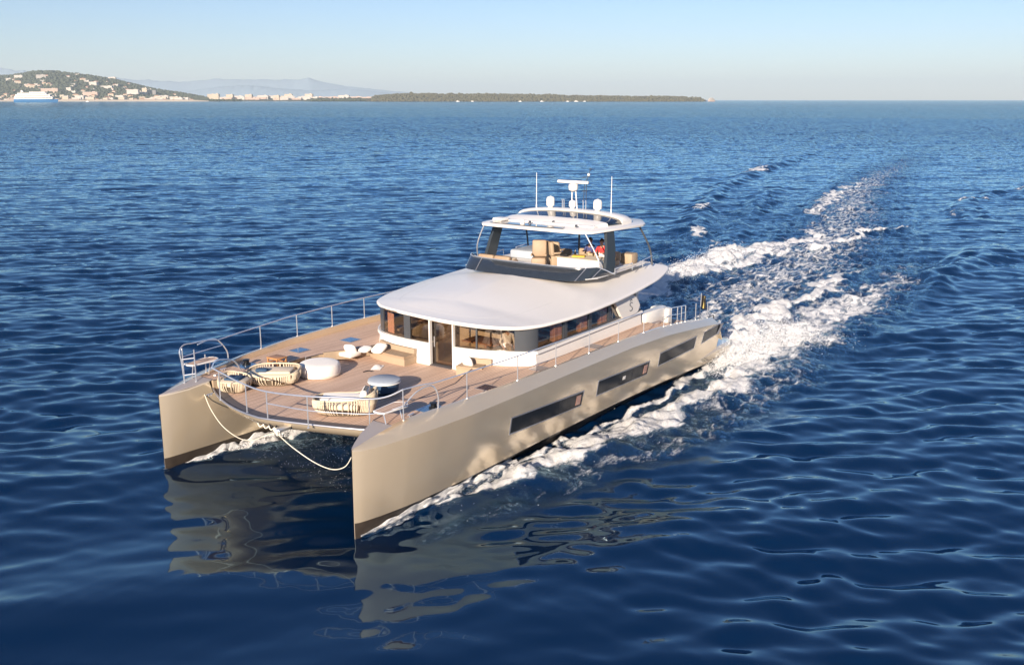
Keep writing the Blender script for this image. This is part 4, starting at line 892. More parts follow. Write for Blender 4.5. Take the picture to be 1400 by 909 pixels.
# --- aft: roof struts, side mouldings, cockpit seat
for sg in (1, -1):
    m = MB(); m.loft([[(-18.0, sg*3.72, 3.20), (-18.32, sg*3.72, 3.20), (-18.32, sg*3.86, 3.20), (-18.0, sg*3.86, 3.20)], [(-17.75, sg*3.72, 4.0), (-17.98, sg*3.72, 4.0), (-17.98, sg*3.86, 4.0), (-17.75, sg*3.86, 4.0)], [(-17.8, sg*3.74, 4.52), (-18.02, sg*3.74, 4.52), (-18.02, sg*3.86, 4.52), (-17.8, sg*3.86, 4.52)]]); m.build('roof_strut', 'gelcoat', BOAT, 40)
    m = MB(); m.box((-18.9, sg*4.10, 2.95), (2.1, .42, .72), bevel=.10); m.box((-19.95, sg*4.0, 2.85), (.5, .9, .74), bevel=.10); sm = m.build('cockpit_coaming', 'gelcoat', BOAT, 40)
    a = MB()
    for k in range(5): a.box((-19.98, sg*(3.82 + k*.085), 3.226), (.20, .045, .012))
    a.build('louvre', 'black', sm, 0)
    m = MB(); m.box((-17.9, sg*3.3, 3.0), (.55, .8, .75), bevel=.1); m.box((-18.6, sg*3.3, 2.78), (1.2, .7, .42), bevel=.08); m.build('cockpit_seat', 'caramel', BOAT)

# --- bow sofas built into the well, with upholstered backs against the cabin
def bow_sofa(sg, y0, y1, side):
    n = 10; a = MB()
    wall_strip(a, [(cab_front(y) + .78, y) for y in subdiv(y0, y1, n)], 2.602, 2.86, .64); s_ = a.build('bow_sofa', 'tan', BOAT)
    a = MB(); wall_strip(a, [(cab_front(y) + .24, y) for y in subdiv(y0, y1, n)], 2.70, 3.14, .12, .02, -.02); a.build('backrest', 'tan', s_)
    a = MB(); wall_strip(a, [(cab_front(y) + .80, y) for y in subdiv(y0, y1, n)], 2.866, 2.96, .60); a.build('seat_cushion', 'caramel', s_)
    if side:
        a = MB(); pts = [(-6.25, sg*3.14), (-7.1, sg*2.72), (-8.0, sg*2.42)]
        wall_strip(a, pts, 2.62, 2.96, .10); a.build('side_backrest', 'tan', s_)
bow_sofa(-1, -2.3, -.25, True); bow_sofa(1, 2.05, 3.0, False)

# --- guard rails
def rail_top(x): return 0.84
def stanchion(x, y, z0, z1, r=.020): 
    a = MB(); a.lathe([(.045, 0), (.045, .02), (r, .03)], (x, y, z0), 8); a.tube([(x, y, z0 + .02), (x, y, z1)], r, 6); a.build('stanchion', 'steel', BOAT)
YR = lambda x: st(1, x) - .055
ZS = lambda x: st(2, x)
PX = [-4.5, -6.9, -9.1, -11.3, -13.5, -15.6, -17.4]
SXX = [-4.9, -6.9, -8.87, -10.8, -12.8, -14.8, -16.8]
for x in PX: stanchion(x, YR(x), ZS(x), ZS(x) + .83)
for x in SXX: stanchion(x, -YR(x), ZS(x), ZS(x) + .86)
for x in (-18.1, -18.7, -19.1, -19.5): stanchion(x, YR(x), ZS(x), ZS(x) + .72)
for x in (-20.6, -21.9): stanchion(x, YR(x), ZS(x), ZS(x) + .75)
for x in (-20.6,): stanchion(x, -YR(x), ZS(x), ZS(x) + .75)
for sg, xs, hh in ((1, PX, .83), (-1, SXX, .86)):
    pts = [(x, sg*YR(x), ZS(x) + hh) for x in np.linspace(-3.2, xs[-1], 24)]
    head = [(-2.05, sg*4.55, 3.92), (-2.6, sg*YR(-2.6), ZS(-2.6) + .90)]
    m = MB(); m.tube(([(-2.75, -4.78, 3.93), (-3.6, -4.90, 3.96)] if sg < 0 else head) + (pts if sg > 0 else pts[2:]), .020, 6); m.build('guard_rail', 'steel', BOAT)
m = MB(); m.tube([(x, YR(x), ZS(x) + (.83 if x > -18 else .72)) for x in (-17.4, -18.1, -18.7, -19.1, -19.5)] + [(-19.55, YR(-19.55), ZS(-19.55) + .1)], .020, 6); m.build('guard_rail', 'steel', BOAT)
m = MB(); m.tube([(x, YR(x), ZS(x) + .40) for x in (-17.4, -18.1, -18.7, -19.1, -19.5)], .014, 6); m.build('gate_rail', 'steel', BOAT)
# gates: bent hoops where the rail is broken on both bows
m = MB(); m.tube(arc([(-3.3, 4.84, 3.05), (-3.3, 4.84, 3.50), (-3.1, 4.75, 3.82), (-2.6, 4.6, 3.72), (-2.15, 4.45, 3.35)], 6), .024, 6); m.build('gate_hoop', 'steel', BOAT)
m = MB(); m.tube(arc([(-3.15, -4.80, 3.04), (-3.12, -4.80, 3.45), (-2.75, -4.78, 3.92), (-2.35, -4.72, 4.04), (-1.75, -4.58, 4.00)], 6), .024, 6); m.build('gate_hoop', 'steel', BOAT)
# front rail across the well
fp = [(-.90, -2.45, 3.58), (-.56, -.72, 3.52), (-.50, .32, 3.46), (-.66, 1.95, 3.62), (-1.52, 3.66, 3.58)]
for x, y, zt in fp: stanchion(x - .02, y, 2.60, zt)
m = MB(); m.tube(arc([(-1.0, -2.9, 3.62), (-.90, -2.45, 3.60), (-.60, -.95, 3.53), (-.50, .32, 3.50), (-.66, 1.95, 3.60), (-1.1, 2.9, 3.62), (-1.52, 3.66, 3.60), (-1.75, 4.2, 3.72), (-2.05, 4.55, 3.92)], 5), .024, 6); m.build('front_rail', 'steel', BOAT)
m = MB(); m.tube(arc([(-.50, .32, 3.12), (-.66, 1.95, 3.16), (-1.1, 2.9, 3.14), (-1.52, 3.66, 3.14), (-1.75, 4.2, 3.28), (-2.05, 4.55, 3.42)], 5), .016, 6); m.build('front_rail', 'steel', BOAT)
m = MB(); m.tube(arc([(-1.0, -2.9, 3.62), (-1.6, -3.4, 3.66), (-2.5, -3.7, 3.4), (-2.9, -3.8, 2.95)], 5), .026, 6); m.build('boarding_rail', 'steel', BOAT)
m = MB(); m.tube(arc([(-.95, -2.7, 3.40), (-1.5, -3.05, 3.20), (-2.1, -3.1, 2.62)], 5), .024, 6); m.build('boarding_rail', 'rim', BOAT)
# bow pulpits with a teak seat each
for sg in (1, -1):
    yb = 4.45
    hz = .0 if sg < 0 else -.22
    posts = [(-1.25, sg*4.12, 2.87, 4.0 + hz), (-1.0, sg*4.42, 2.83, 4.05 + hz), (-2.0, sg*4.56, 2.97, 3.6 + hz)]
    if sg > 0: posts = [(-2.05, 4.55, 2.97, 3.92)]
    for x, y, z0, z1 in posts: stanchion(x, y, z0, z1)
    seat_z = 3.46 + (hz * .6)
    cx, cy = (-1.70, sg*4.36) if sg < 0 else (-1.95, 4.15)
    m = MB(); m.prism([(cx + .52, cy - .18), (cx + .56, cy), (cx + .50, cy + .18), (cx - .40, cy + .26), (cx - .56, cy + .12), (cx - .58, cy - .10), (cx - .42, cy - .25)], seat_z - .04, seat_z); sb = m.build('pulpit_seat', 'teak', BOAT, 0)
    a = MB(); rimp = [(cx + .54, cy - .19, seat_z - .02), (cx + .58, cy, seat_z - .02), (cx + .52, cy + .20, seat_z - .02), (cx - .42, cy + .28, seat_z - .02), (cx - .58, cy + .13, seat_z - .02), (cx - .60, cy - .11, seat_z - .02), (cx - .44, cy - .27, seat_z - .02)]
    a.tube(rimp, .03, 6, closed=True); a.build('seat_rim', 'gelcoat', sb)
    a = MB()
    for dx, dy in ((.35, 0), (-.35, 0)): a.tube([(cx + dx, cy + dy, seat_z - .04), (cx + dx, cy + dy + sg*.12, 2.88)], .018, 6)
    a.build('seat_leg', 'steel', sb)
m = MB(); m.tube(arc([(-1.0, -4.42, 2.84), (-.96, -4.44, 3.55), (-.93, -4.46, 3.95), (-1.15, -4.52, 4.12), (-1.5, -4.56, 4.10)], 6), .021, 8)
m.tube(arc([(-1.5, -4.56, 4.10), (-2.2, -4.68, 4.05), (-2.75, -4.78, 3.92)], 5), .022, 6)
m.tube([(-1.0, -4.44, 3.75), (-2.95, -4.79, 3.70)], .018, 6); m.tube([(-1.25, -4.14, 3.70), (-.98, -4.44, 3.66)], .02, 6); m.tube([(-1.25, -4.14, 3.15), (-.98, -4.44, 3.1)], .02, 6); m.build('pulpit_rail', 'steel', BOAT)
# cleats, bow roller
m = MB(); m.box((-.52, .95, 2.42), (.5, .24, .10), bevel=.02); m.tube([(-.34, .82, 2.40), (-.34, 1.08, 2.40)], .05, 8); m.build('bow_roller', 'steel', BOAT)
for x, y, z in ((-1.0, -3.1, 2.605), (-2.6, 4.35, 2.903), (-10.4, 5.0, 2.903), (-2.6, -4.40, 2.903)):
    m = MB(); m.tube([(x - .13, y, z + .07), (x + .13, y, z + .07)], .02, 6); m.tube([(x - .05, y, z), (x - .05, y, z + .07)], .018, 6); m.tube([(x + .05, y, z), (x + .05, y, z + .07)], .018, 6); m.build('cleat', 'steel', BOAT)

# ------------------------------------------------------------------ loose things aboard
def rope(name, pts, label, r=.015):
    m = MB(); m.tube(arc(pts, 10), r, 6); return tag(m.build(name, 'rope'), label, 'rope')
rope('mooring_rope', [(-1.35, -3.86, 2.44), (-1.25, -3.45, 2.02), (-1.1, -2.7, 1.62), (-.9, -1.7, 1.48), (-.55, -.6, 1.70), (-.30, .35, 2.12), (-.28, .85, 2.34)], 'white mooring rope sagging from the far bow to the bow roller')
rope('mooring_rope', [(-.28, 1.0, 2.34), (-.45, 1.45, 1.95), (-.50, 2.3, 1.65), (-.45, 3.1, 1.62), (-.30, 3.8, 1.90), (-.14, 4.26, 2.36)], 'white mooring rope hanging from the bow roller to the near bow')
m = MB(); 
for k in range(3): m.tube([(-.30 + .04*math.cos(a), .95 + (.07 + .02*k)*math.cos(a + k), 2.36 + .02*k + .09*math.sin(a)) for a in np.linspace(0, 6.28, 14)], .020, 6)
for k in range(3): m.tube(arc([(-.30, .1 + .25*k, 2.50), (-.26, .25 + .25*k, 2.42), (-.30, .38 + .25*k, 2.52)], 5), .02, 6)
tag(m.build('rope_coil', 'rope'), 'knotted white rope bundle at the bow roller on the front beam', 'rope')

def pouf(name, x, y, r, h, mats, label, skirt=None):
    o = empty(name, (x, y, 2.602), label, 'pouf')
    m = MB(); m.lathe([(r*.90, .0), (r*.96, .02), (r*1.0, h*.30), (r*1.01, h*.55), (r*.985, h*.82), (r*.94, h*.94), (r*.86, h), (r*.5, h + .012), (.01, h + .016)], n=40); m.build('cushion', mats[0], o, 50)
    m = MB(); m.tube([(r*1.0*math.cos(a), r*1.0*math.sin(a), h*.16) for a in np.linspace(0, 2*math.pi, 41)[:-1]], .014, 6, closed=True); m.build('piping', mats[1], o)
    return o
pouf('round_pouf', -4.95, -2.02, .74, .46, ('white_fabric', 'beige'), 'big round white pouf standing alone on the teak foredeck')
t = empty('round_table', (-4.55, 1.48, 2.602), 'round covered table with grey top and navy skirt behind the woven sofa', 'table')
m = MB(); m.lathe([(.42, .12), (.46, .16), (.50, .38), (.50, .42)], n=36); m.build('skirt', 'navy', t, 50)
m = MB(); m.lathe([(.50, .425), (.54, .43), (.55, .46), (.54, .52), (.50, .545), (.01, .55)], n=36); m.build('table_top', 'grey_fabric', t, 40)
m = MB(); m.lathe([(.30, 0), (.30, .03), (.08, .05), (.08, .12), (.40, .125)], n=24); m.build('base', 'navy', t)
m = MB(); m.tube([(.545*math.cos(a), .545*math.sin(a), .445) for a in np.linspace(0, 2*math.pi, 37)[:-1]], .016, 6, closed=True); m.build('piping', 'white_fabric', t)

def plan(t, L, Wd, p=3.2):
    c, s = math.cos(t), math.sin(t); return Vector((L/2*math.copysign(abs(c)**(2/p), c), Wd/2*math.copysign(abs(s)**(2/p), s), 0))
def woven_sofa(name, x, y, rz, L, Wd, hfun, label, ribs, cat='sofa', gap=None):
    """rope-wrapped tub: local Y negative is the back, hfun(t) the wall height round the plan"""
    o = empty(name, (x, y, 2.602), label, cat, None, rz)
    m = MB(); rail = []
    ts = [2*math.pi*i/ribs for i in range(ribs)]
    for t_ in ts:
        if gap and gap[0] < t_ < gap[1]: continue
        h = hfun(t_); p = plan(t_, L, Wd); n_ = p.normalized(); tg = Vector((-n_.y, n_.x, 0))
        wd = .022; path = [p*.80 + Vector((0,0,.04)), p*.90 + Vector((0,0,.10)), p*.98 + Vector((0,0,h*.5)), p*1.0 + Vector((0,0,h*.86)), p*.985 + Vector((0,0,h))]
        for a, b in zip(path[:-1], path[1:]):
            m.loft([[a + tg*wd, a + n_*.026, a - tg*wd, a - n_*.010], [b + tg*wd, b + n_*.026, b - tg*wd, b - n_*.010]])
        rail.append(p*.985 + Vector((0, 0, h)))
    sh = m.build('woven_shell', 'wicker', o, 50)
    m = MB(); m.tube(rail, .026, 6, closed=gap is None); m.build('top_rail', 'wicker', sh)
    m = MB(); tt = np.linspace(0, 2*math.pi, 49)[:-1]
    m.loft([[plan(a, L*.78, Wd*.78) + Vector((0,0,.0)) for a in tt], [plan(a, L*.80, Wd*.80) + Vector((0,0,.06)) for a in tt], [plan(a, L*.93, Wd*.93) + Vector((0,0,.22)) for a in tt]]); m.build('base', 'wicker_dark', o, 60)
    m = MB(); m.loft([[plan(a, L*.90, Wd*.90) + Vector((0,0,.225)) for a in tt], [plan(a, L*.93, Wd*.93) + Vector((0,0,.30)) for a in tt], [plan(a, L*.91, Wd*.91) + Vector((0,0,.37)) for a in tt], [plan(a, L*.80, Wd*.80) + Vector((0,0,.40)) for a in tt]]); m.build('seat_cushion', 'beige', o, 60)
    return o
def hport(t): 
    s, c = math.sin(t), math.cos(t); return .46 + .30*max(0, c)**1.5 + .06*max(0, -s)
w1 = woven_sofa('woven_sofa', -2.42, 1.78, math.atan2(1.44, -1.0), 2.0, 1.15, hport, 'long cream rope woven sofa at the near front corner of the foredeck', 84)
m = MB(); m.box((-.1, .05, .46), (1.3, .75, .10), bevel=.05); m.build('seat_cushion', 'white_fabric', w1)
m = MB(); m.box((.62, -.02, .60), (.22, .72, .40), bevel=.09, ry=.25); m.build('back_cushion', 'white_fabric', w1)
def hst(t): s = math.sin(t); return .40 + .32*max(0, s)**1.2
w2 = woven_sofa('woven_sofa', -3.30, -2.62, math.atan2(1.44, -1.0) , 1.9, 1.15, lambda t: .36 + .18*max(0, math.sin(t))**1.2 + .14*max(0, math.cos(t))**2, 'cream rope woven sofa by the low wooden table on the far side of the foredeck', 78)
m = MB(); m.box((.15, .0, .44), (1.1, .72, .09), bevel=.04); m.build('seat_cushion', 'beige', w2)
m = MB(); m.box((-.3, -.25, .52), (.42, .26, .14), bevel=.07); m.build('pillow', 'navy', w2)  # dark blue shadow on the seat cushion, put in as a navy pad
w3 = woven_sofa('woven_chair', -1.95, -2.98, 2.0, 1.0, .95, lambda t: .38 + .16*max(0, math.cos(t - 2.4)), 'small cream rope woven tub chair beside the far bow rail', 46, 'chair')
m = MB(); m.box((0, 0, .43), (.55, .52, .08), bevel=.04); m.build('seat_cushion', 'navy', w3)  # shaded inside of the tub put into the navy cushion colour

t = empty('side_table', (-4.30, -3.52, 2.602), 'small wooden side table with orange brown top behind the far woven sofa', 'table')
m = MB(); m.box((0, 0, .55), (.50, .56, .05), bevel=.015); m.build('table_top', 'wood_orange', t)
for a, b in ((-1,-1),(-1,1),(1,-1),(1,1)):
    m = MB(); m.box((a*.21, b*.24, .262), (.05, .05, .524)); m.build('leg', 'wood', t, 0)
m = MB()
for q in (.12, .38): m.box((0, .24, q), (.37, .03, .05)); m.box((0, -.24, q), (.37, .03, .05)); m.box((.21, 0, q), (.03, .43, .05)); m.box((-.21, 0, q), (.03, .43, .05))
m.build('rail', 'wood', t, 0)
# glass wind screen panel by the step
m = MB(); m.box((-4.95, -3.18, 2.80), (.85, .012, .40), rz=.05); g = m.build('glass_screen', 'glass', None, 0); tag(g, 'low clear glass screen standing at the step behind the white pouf', 'glass screen')
m = MB(); m.tube([(-4.53, -3.16, 2.61), (-4.53, -3.16, 3.0)], .014, 6); m.tube([(-5.37, -3.20, 2.61), (-5.37, -3.20, 3.0)], .014, 6); m.build('post', 'steel', g)

def pillow(x, y, z, l, w, h, rz, tilt, m_, label):
    o = MB(); rr = []
    for t in np.linspace(0, 1, 9):
        s_ = math.sin(math.pi * t) ** .45; q = (t - .5) * h; k = .55 + .45 * s_
        rr.append([(l/2*k*math.copysign(abs(math.cos(a))**.6, math.cos(a)), w/2*k*math.copysign(abs(math.sin(a))**.6, math.sin(a)), q) for a in np.linspace(0, 2*math.pi, 25)[:-1]])
    ob = o.loft(rr).build('pillow', m_, None, 70, (x, y, z), rz); ob.rotation_euler = (0, tilt, rz)
    return tag(ob, label, 'pillow')
pillow(-7.05, -2.55, 3.00, .50, .50, .17, .3, -1.0, 'white_fabric', 'white pillow leaning in the far corner of the bow sofa')
pillow(-7.30, -2.02, 3.04, .48, .44, .16, .1, .15, 'white_fabric', 'small white pillow lying flat in the middle of the three on the bow sofa')
pillow(-7.62, -1.60, 3.07, .62, .52, .18, .2, .35, 'white_fabric', 'large white pillow nearest the cabin door on the bow sofa')
pillow(-7.95, 2.35, 3.10, .46, .46, .16, .0, -1.1, 'white_fabric', 'small white pillow standing on the near side bow sofa beside the cabin wall')
m = MB(); m.box((-7.05, -2.62, 2.83), (.6, .7, .16), bevel=.05); tag(m.build('seat_pad', 'white_fabric'), 'flat white pad under the leaning pillow at the far end of the bow sofa', 'pad')
# crumpled towel on the deck
m = MB(); rr = []
for i, u in enumerate(np.linspace(0, 1, 9)):
    rr.append([(-.32 + .64*u, -.18 + .36*v, .012 + .11*abs(math.sin(5*u + 3*v))*math.sin(math.pi*u)*math.sin(math.pi*min(1, v + .05))) for v in np.linspace(0, 1, 9)])
b = len(rr[0]); m.loft(rr, closed=False, caps=False)
m.loft([[(p[0], p[1], .002) for p in r_] for r_ in rr], closed=False, caps=False)
tag(m.build('towel', 'white_fabric', None, 60, (-6.80, -.95, 2.603), .5), 'crumpled white towel lying on the teak deck before the bow sofa', 'towel')
m = MB(); m.tube(arc([(-6.05, -.95, 2.615), (-6.2, -.85, 2.64), (-6.3, -.72, 2.62)], 5), .02, 6); tag(m.build('curl', 'black'), 'short black strap lying on the deck between pouf and towel', 'curl')  # thin black curved tube for a small dark mark on the deck

# ensign at the stern
f = empty('ensign', (-22.0, 4.95, st(2, -22.0)), 'drooping dark and gold ensign on a short staff at the near stern', 'flag')
m = MB(); m.tube([(0, 0, -.35), (-.12, 0, 1.08)], .022, 6); m.build('staff', 'steel', f)
for k, mm in enumerate(('flag_dark', 'flag_gold', 'flag_dark')):
    m = MB(); rr = []
    for z in np.linspace(1.0, .40, 7): rr.append([(-.13 - .16*k - .16*u, .05*math.sin(5*(k+u) + z*3), z - .05*(k+u)) for u in np.linspace(0, 1, 5)])
    m.loft(rr, closed=False, caps=False); m.loft([[(p[0], p[1] + .008, p[2]) for p in r_] for r_ in rr], closed=False, caps=False); m.build('flag_stripe', mm, f, 60)
m = MB(); m.tube([(-22.5, 5.0, 2.3), (-23.1, 5.15, 2.4), (-23.4, 5.2, 1.6)], .03, 6); m.build('stern_pole', 'dark_grey', BOAT)

# ------------------------------------------------------------------ people
def person(name, base, rz, J, cloth, label, hairc='hair'):
    """J: joint name -> (position, radius); one skinned body, then head, hands and hair"""
    edges = [('pelvis','belly'),('belly','chest'),('chest','neck'),('neck','head0'),('head0','head1')]
    for s in 'LR':
        edges += [('chest','sho'+s),('sho'+s,'elb'+s),('elb'+s,'wri'+s),('wri'+s,'palm'+s),('pelvis','hip'+s),('hip'+s,'kne'+s),('kne'+s,'ank'+s),('ank'+s,'toe'+s)]
        for k in range(4): edges.append(('palm'+s, 'fin%d%s' % (k, s)))
        edges.append(('wri'+s, 'thu'+s))
        a, b = Vector(J['elb'+s][0]), Vector(J['wri'+s][0]); d = (b - a).normalized(); sd_ = d.cross(Vector((0,0,1))); 
        sd_ = sd_.normalized() if sd_.length > .1 else Vector((0,1,0))
        J['palm'+s] = (tuple(b + d*.07), .032)
        for k in range(4): J['fin%d%s' % (k, s)] = (tuple(b + d*(.15 + .015*(k in (1,2))) + sd_*(k - 1.5)*.021 + Vector((0,0,-.02))), .009)
        J['thu'+s] = (tuple(b + d*.08 + sd_*.06), .010)
    names = list(J); me = bpy.data.meshes.new(name); me.from_pydata([J[k][0] for k in names], [(names.index(a), names.index(b)) for a, b in edges], [])
    o = bpy.data.objects.new(name, me); COL.objects.link(o)
    sk = o.modifiers.new('skin', 'SKIN'); sk.use_smooth_shade = True
    lay = me.skin_vertices[0].data if me.skin_vertices else None
    if lay is None:
        bm = bmesh.new(); bm.from_mesh(me); bm.verts.layers.skin.verify(); bm.to_mesh(me); bm.free(); lay = me.skin_vertices[0].data
    for i, k in enumerate(names): lay[i].radius = (J[k][1], J[k][1]); lay[i].use_root = (k == 'pelvis')
    o.modifiers.new('sub', 'SUBSURF').levels = 2; o.modifiers['sub'].render_levels = 2
    dg = bpy.context.evaluated_depsgraph_get(); dg.update()
    nm = bpy.data.meshes.new_from_object(o.evaluated_get(dg)); o.modifiers.clear(); o.data = nm; bpy.data.meshes.remove(me); nm.name = name
    seg = [(Vector(J[a][0]), Vector(J[b][0]), a, b) for a, b in edges]
    nm.materials.clear()
    for c in ('skin', cloth[0], cloth[1]): nm.materials.append(MATS[c])
    def kind(a, b):
        if a[:3] in ('hip', 'kne') or a == 'pelvis': return 2
        if a in ('belly',) or (a == 'chest' and b[:3] == 'sho') or a[:3] == 'sho': return 1
        if a[:3] == 'elb': return 1 if cloth[2] else 0
        return 0
    for p in nm.polygons:
        c = p.center; best = None
        for a, b, na, nb in seg:
            d = b - a; t = max(0, min(1, (c - a).dot(d) / max(1e-9, d.length_squared))); q = (c - a - d*t).length
            if best is None or q < best[0]: best = (q, kind(na, nb))
        p.material_index = best[1]; p.use_smooth = True
    o.location = base; o.rotation_euler.z = rz; tag(o, label, 'person')
    hc = (Vector(J['head0'][0]) + Vector(J['head1'][0])) / 2
    hr = MB(); rr = []
    for t in np.linspace(0, 1, 8):
        ph = t * 1.75; rr.append([(hc.x - .015 + .112*math.sin(ph)*math.cos(a) - .02*t, hc.y + .098*math.sin(ph)*math.sin(a), hc.z + .02 + .128*math.cos(ph)) for a in np.linspace(.75, 2*math.pi - .75, 18)] if t > .45 else [(hc.x - .01 + .105*math.sin(ph)*math.cos(a), hc.y + .098*math.sin(ph)*math.sin(a), hc.z + .02 + .128*math.cos(ph)) for a in np.linspace(0.01, 2*math.pi - .01, 18)])
    hr.loft(rr, closed=False, caps=False); hr.build('hair', hairc, o, 70)
    fc = MB()
    fc.loft([[(hc.x + .088, hc.y - .008, hc.z + .02), (hc.x + .088, hc.y + .008, hc.z + .02), (hc.x + .08, hc.y, hc.z + .03)], [(hc.x + .118, hc.y - .016, hc.z - .03), (hc.x + .118, hc.y + .016, hc.z - .03), (hc.x + .10, hc.y, hc.z - .045)]])
    fc.build('nose', 'skin', o)
    for s in (-1, 1):
        e = MB(); e.lathe([(.003, -.011), (.011, 0), (.003, .011)], (hc.x + .088, hc.y + s*.034, hc.z + .015), 8); e.build('eye', 'black', o)
        e = MB(); e.lathe([(.006, -.03), (.016, 0), (.006, .03)], (hc.x - .005, hc.y + s*.098, hc.z), 8); e.build('ear', 'skin', o)
    e = MB(); e.box((hc.x + .093, hc.y, hc.z - .062), (.012, .045, .010), bevel=.004); e.build('mouth', 'red_cloth', o)
    return o
def seated(lean=0.0, arm=.35):
    J = {'pelvis': ((0,0,.10), .135), 'belly': ((-.03+lean*.3,0,.30), .125), 'chest': ((-.05+lean,0,.50), .145), 'neck': ((-.03+lean*1.1,0,.66), .055), 'head0': ((0+lean*1.1,0,.76), .088), 'head1': ((.0+lean*1.1,0,.86), .085)}
    for s, q in (('L', 1), ('R', -1)):
        J.update({'sho'+s: ((-.05+lean, q*.19, .56), .058), 'elb'+s: ((.06+lean, q*.27, .32), .043), 'wri'+s: ((.06+lean+arm*.7, q*.20, .36), .030), 'hip'+s: ((.02, q*.09, .08), .095), 'kne'+s: ((.44, q*.13, .12), .065), 'ank'+s: ((.62, q*.13, -.13), .042), 'toe'+s: ((.76, q*.14, -.16), .032)})
    return J
def standing():
    J = {'pelvis': ((0,0,.92), .135), 'belly': ((0,0,1.10), .120), 'chest': ((0,0,1.30), .145), 'neck': ((.0,0,1.47), .055), 'head0': ((.02,0,1.57), .088), 'head1': ((.02,0,1.67), .085)}
    for s, q in (('L', 1), ('R', -1)):
        J.update({'sho'+s: ((0, q*.19, 1.37), .058), 'elb'+s: ((-.04, q*.27, 1.10), .043), 'wri'+s: ((.16, q*.22, .98), .030), 'hip'+s: ((0, q*.09, .88), .098), 'kne'+s: ((.02, q*.10, .48), .066), 'ank'+s: ((-.02, q*.11, .08), .044), 'toe'+s: ((.14, q*.12, .035), .034)})
    return J
person('person', (-18.38, 1.78, 5.32), .15, seated(), ('red_cloth', 'white_cloth', False), 'seated person in a red shirt behind the white flybridge bar')
person('person', (-18.40, 1.15, 5.32), .0, seated(-.04), ('blue_cloth', 'khaki_cloth', True), 'seated dark haired person in dark blue to the left of the person in red')
person('person', (-9.45, 3.05, 2.52), .9, standing(), ('white_cloth', 'khaki_cloth', True), 'standing person in a white shirt inside the saloon front window')

# ------------------------------------------------------------------ spray thrown up by the hulls
vs, fs = [], []
def drop(p, r):
    b = len(vs); ax = RNG.normal(size=3); ax /= np.linalg.norm(ax) + 1e-9
    u = np.cross(ax, (0.3, .8, .5)); u /= np.linalg.norm(u) + 1e-9; w = np.cross(ax, u)
    p = np.array(p)
    for d, k in ((ax, 1.3), (-ax, 1.3), (u, 1), (-u, 1), (w, 1), (-w, 1)): vs.append(tuple(p + d*r*k))
    for f_ in ((0,2,4),(0,4,3),(0,3,5),(0,5,2),(1,4,2),(1,3,4),(1,5,3),(1,2,5)): fs.append(tuple(b+i for i in f_))
for i in range(30000):                       # plume off the near stern quarter
    t = RNG.random() ** .8; x = -21.6 - 10.5*t; y = 5.9 + .9*t + RNG.normal()*(.25 + .75*t); hmax = .25 + 1.15*math.sin(math.pi*min(1, t*1.05)) ** .8
    z = hmax * abs(RNG.normal()) * .55 - .05
    drop((x + RNG.normal()*.25, y, z), .006 + .010*RNG.random())
for i in range(500):                       # sheet climbing the near hull
    t = RNG.random(); x = -2.8 - 5.5*t; y = 4.75 + .9*t + abs(RNG.normal())*.28 - .05; z = .05 + .32*math.sin(math.pi*min(1, t + .12)) * RNG.random() + .05*RNG.normal()
    drop((x, y, max(.02, z)), .003 + .005*RNG.random())
for i in range(120):                       # scattered drops outside the bow wave
    t = RNG.random(); x = -2.5 - 22*t; y = 6.0 + 1.6*t + RNG.normal()*(.5 + .5*t); drop((x, y, .05 + abs(RNG.normal())*.22), .005 + .008*RNG.random())
for i in range(1000):                       # inside the tunnel
    x = -2.0 - 5*RNG.random(); y = RNG.uniform(-3.4, 3.6); drop((x, y, .04 + .5*RNG.random()**2), .003 + .004*RNG.random())
for i in range(1500):                       # far bow
    t = RNG.random(); x = -.6 - 5*t; y = -4.42 + .85*t + abs(RNG.normal())*.14; drop((x, y, .03 + .30*t*RNG.random()), .007 + .012*RNG.random())
for i in range(7000):                       # breaking crest of the far hull's wake
    t = RNG.random(); x = -39 - 16*t; y = -5.7 - .9*t + RNG.normal()*.6; drop((x, y, .25 + abs(RNG.normal())*.35), .008 + .014*RNG.random())
me = bpy.data.meshes.new('spray'); me.from_pydata(vs, [], fs); me.materials.append(MATS['spray_white'])
o = bpy.data.objects.new('spray', me); COL.objects.link(o); o['kind'] = 'stuff'; o['label'] = 'white spray drops thrown up along the hulls and at the stern'; o['category'] = 'spray'

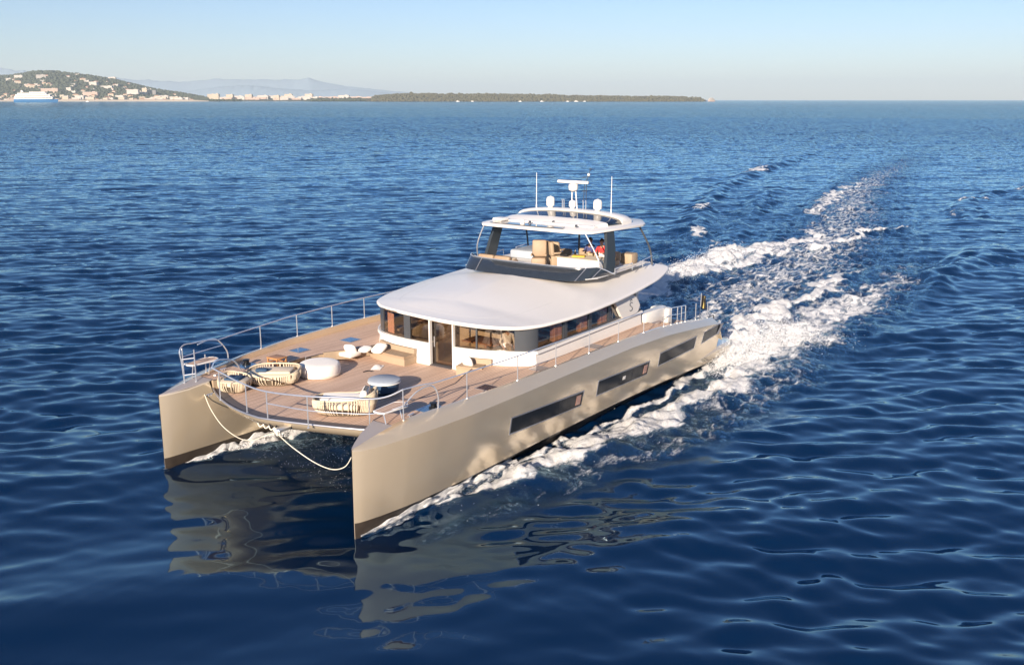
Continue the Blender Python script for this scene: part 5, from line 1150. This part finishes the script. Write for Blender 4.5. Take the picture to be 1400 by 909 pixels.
def bow_sheet(sg, x0, x1, outer, label):
    r = np.random.default_rng(5 + sg); NX, NP = 150, 14; vs, fs, fo = [], [], []
    w1 = np.convolve(r.normal(size=NX + 20), np.hanning(13) / 4, 'same')[10:-10]; w2 = [np.convolve(r.normal(size=NX + 20), np.hanning(9) / 3, 'same')[10:-10] for _ in range(NP)]
    for i in range(NX):
        t = i / (NX - 1); x = x0 + (x1 - x0) * t
        zc, yc, yw = st(6, x), st(5, x), st(7, x)
        if not outer: yc, yw = st(8, x) + (st(9, x) - st(8, x)) * .3, st(8, x)
        h = (.03 + (.40 if outer else .26) * math.sin(math.pi * min(1, t * .95)) ** 1.3) * (1 + .28 * w1[i]); wd = .06 + (.75 if outer else .5) * t
        for j in range(NP):
            q = j / (NP - 1); zz = h * (1 - q ** 1.5) * (1 + .25 * math.sin(7 * q + x * 5)) + .045 * w2[j][i] * math.sin(math.pi * q) - .06 * q
            yh = yw + (yc - yw) * min(1, max(0, zz) / zc); o_ = .015 + wd * q ** 1.3 + .05 * w2[j][i] * q
            vs.append((x, sg * (yh + (o_ if outer else -o_)), zz)); fo.append((.55 + .55 * math.sin(math.pi * min(1, q + .25))) * (.75 + .25 * min(1, t * 6)))
    for i in range(NX - 1):
        for j in range(NP - 1): fs.append((i*NP+j, i*NP+j+1, (i+1)*NP+j+1, (i+1)*NP+j))
    me = bpy.data.meshes.new('bow_wave'); me.from_pydata(vs, [], fs); at = me.attributes.new('foam', 'FLOAT', 'POINT'); at.data.foreach_set('value', fo)
    me.polygons.foreach_set('use_smooth', [True] * len(fs)); me.materials.append(MATS['sea']); o = bpy.data.objects.new('bow_wave', me); COL.objects.link(o)
    o['kind'] = 'stuff'; o['label'] = label; o['category'] = 'bow wave'
bow_sheet(1, -.12, -7.5, True, 'foaming bow wave climbing the outer side of the near hull')
bow_sheet(-1, -.12, -6.0, False, 'foaming bow wave along the inner side of the far hull')
bow_sheet(1, -.4, -6.0, False, 'foaming bow wave along the inner side of the near hull')

# ------------------------------------------------------------------ haze
HAZE = 4.2e-5
if HAZE > 0:
    m = bpy.data.materials.new('haze'); m.use_nodes = True; n = m.node_tree; n.nodes.remove(n.nodes['Principled BSDF'])
    v = n.nodes.new('ShaderNodeVolumePrincipled'); v.inputs['Color'].default_value = (0.76, 0.91, 1.0, 1); v.inputs['Density'].default_value = HAZE; v.inputs['Anisotropy'].default_value = 0.0
    n.links.new(v.outputs[0], n.nodes['Material Output'].inputs['Volume']); MATS['haze'] = m
    b = MB(); b.box((0, 0, 398.0), (84000, 84000, 800.0)); o = b.build('haze', 'haze', None, 0); o['kind'] = 'stuff'; o['label'] = 'thin pale sea haze that fades the far shore'; o['category'] = 'haze'
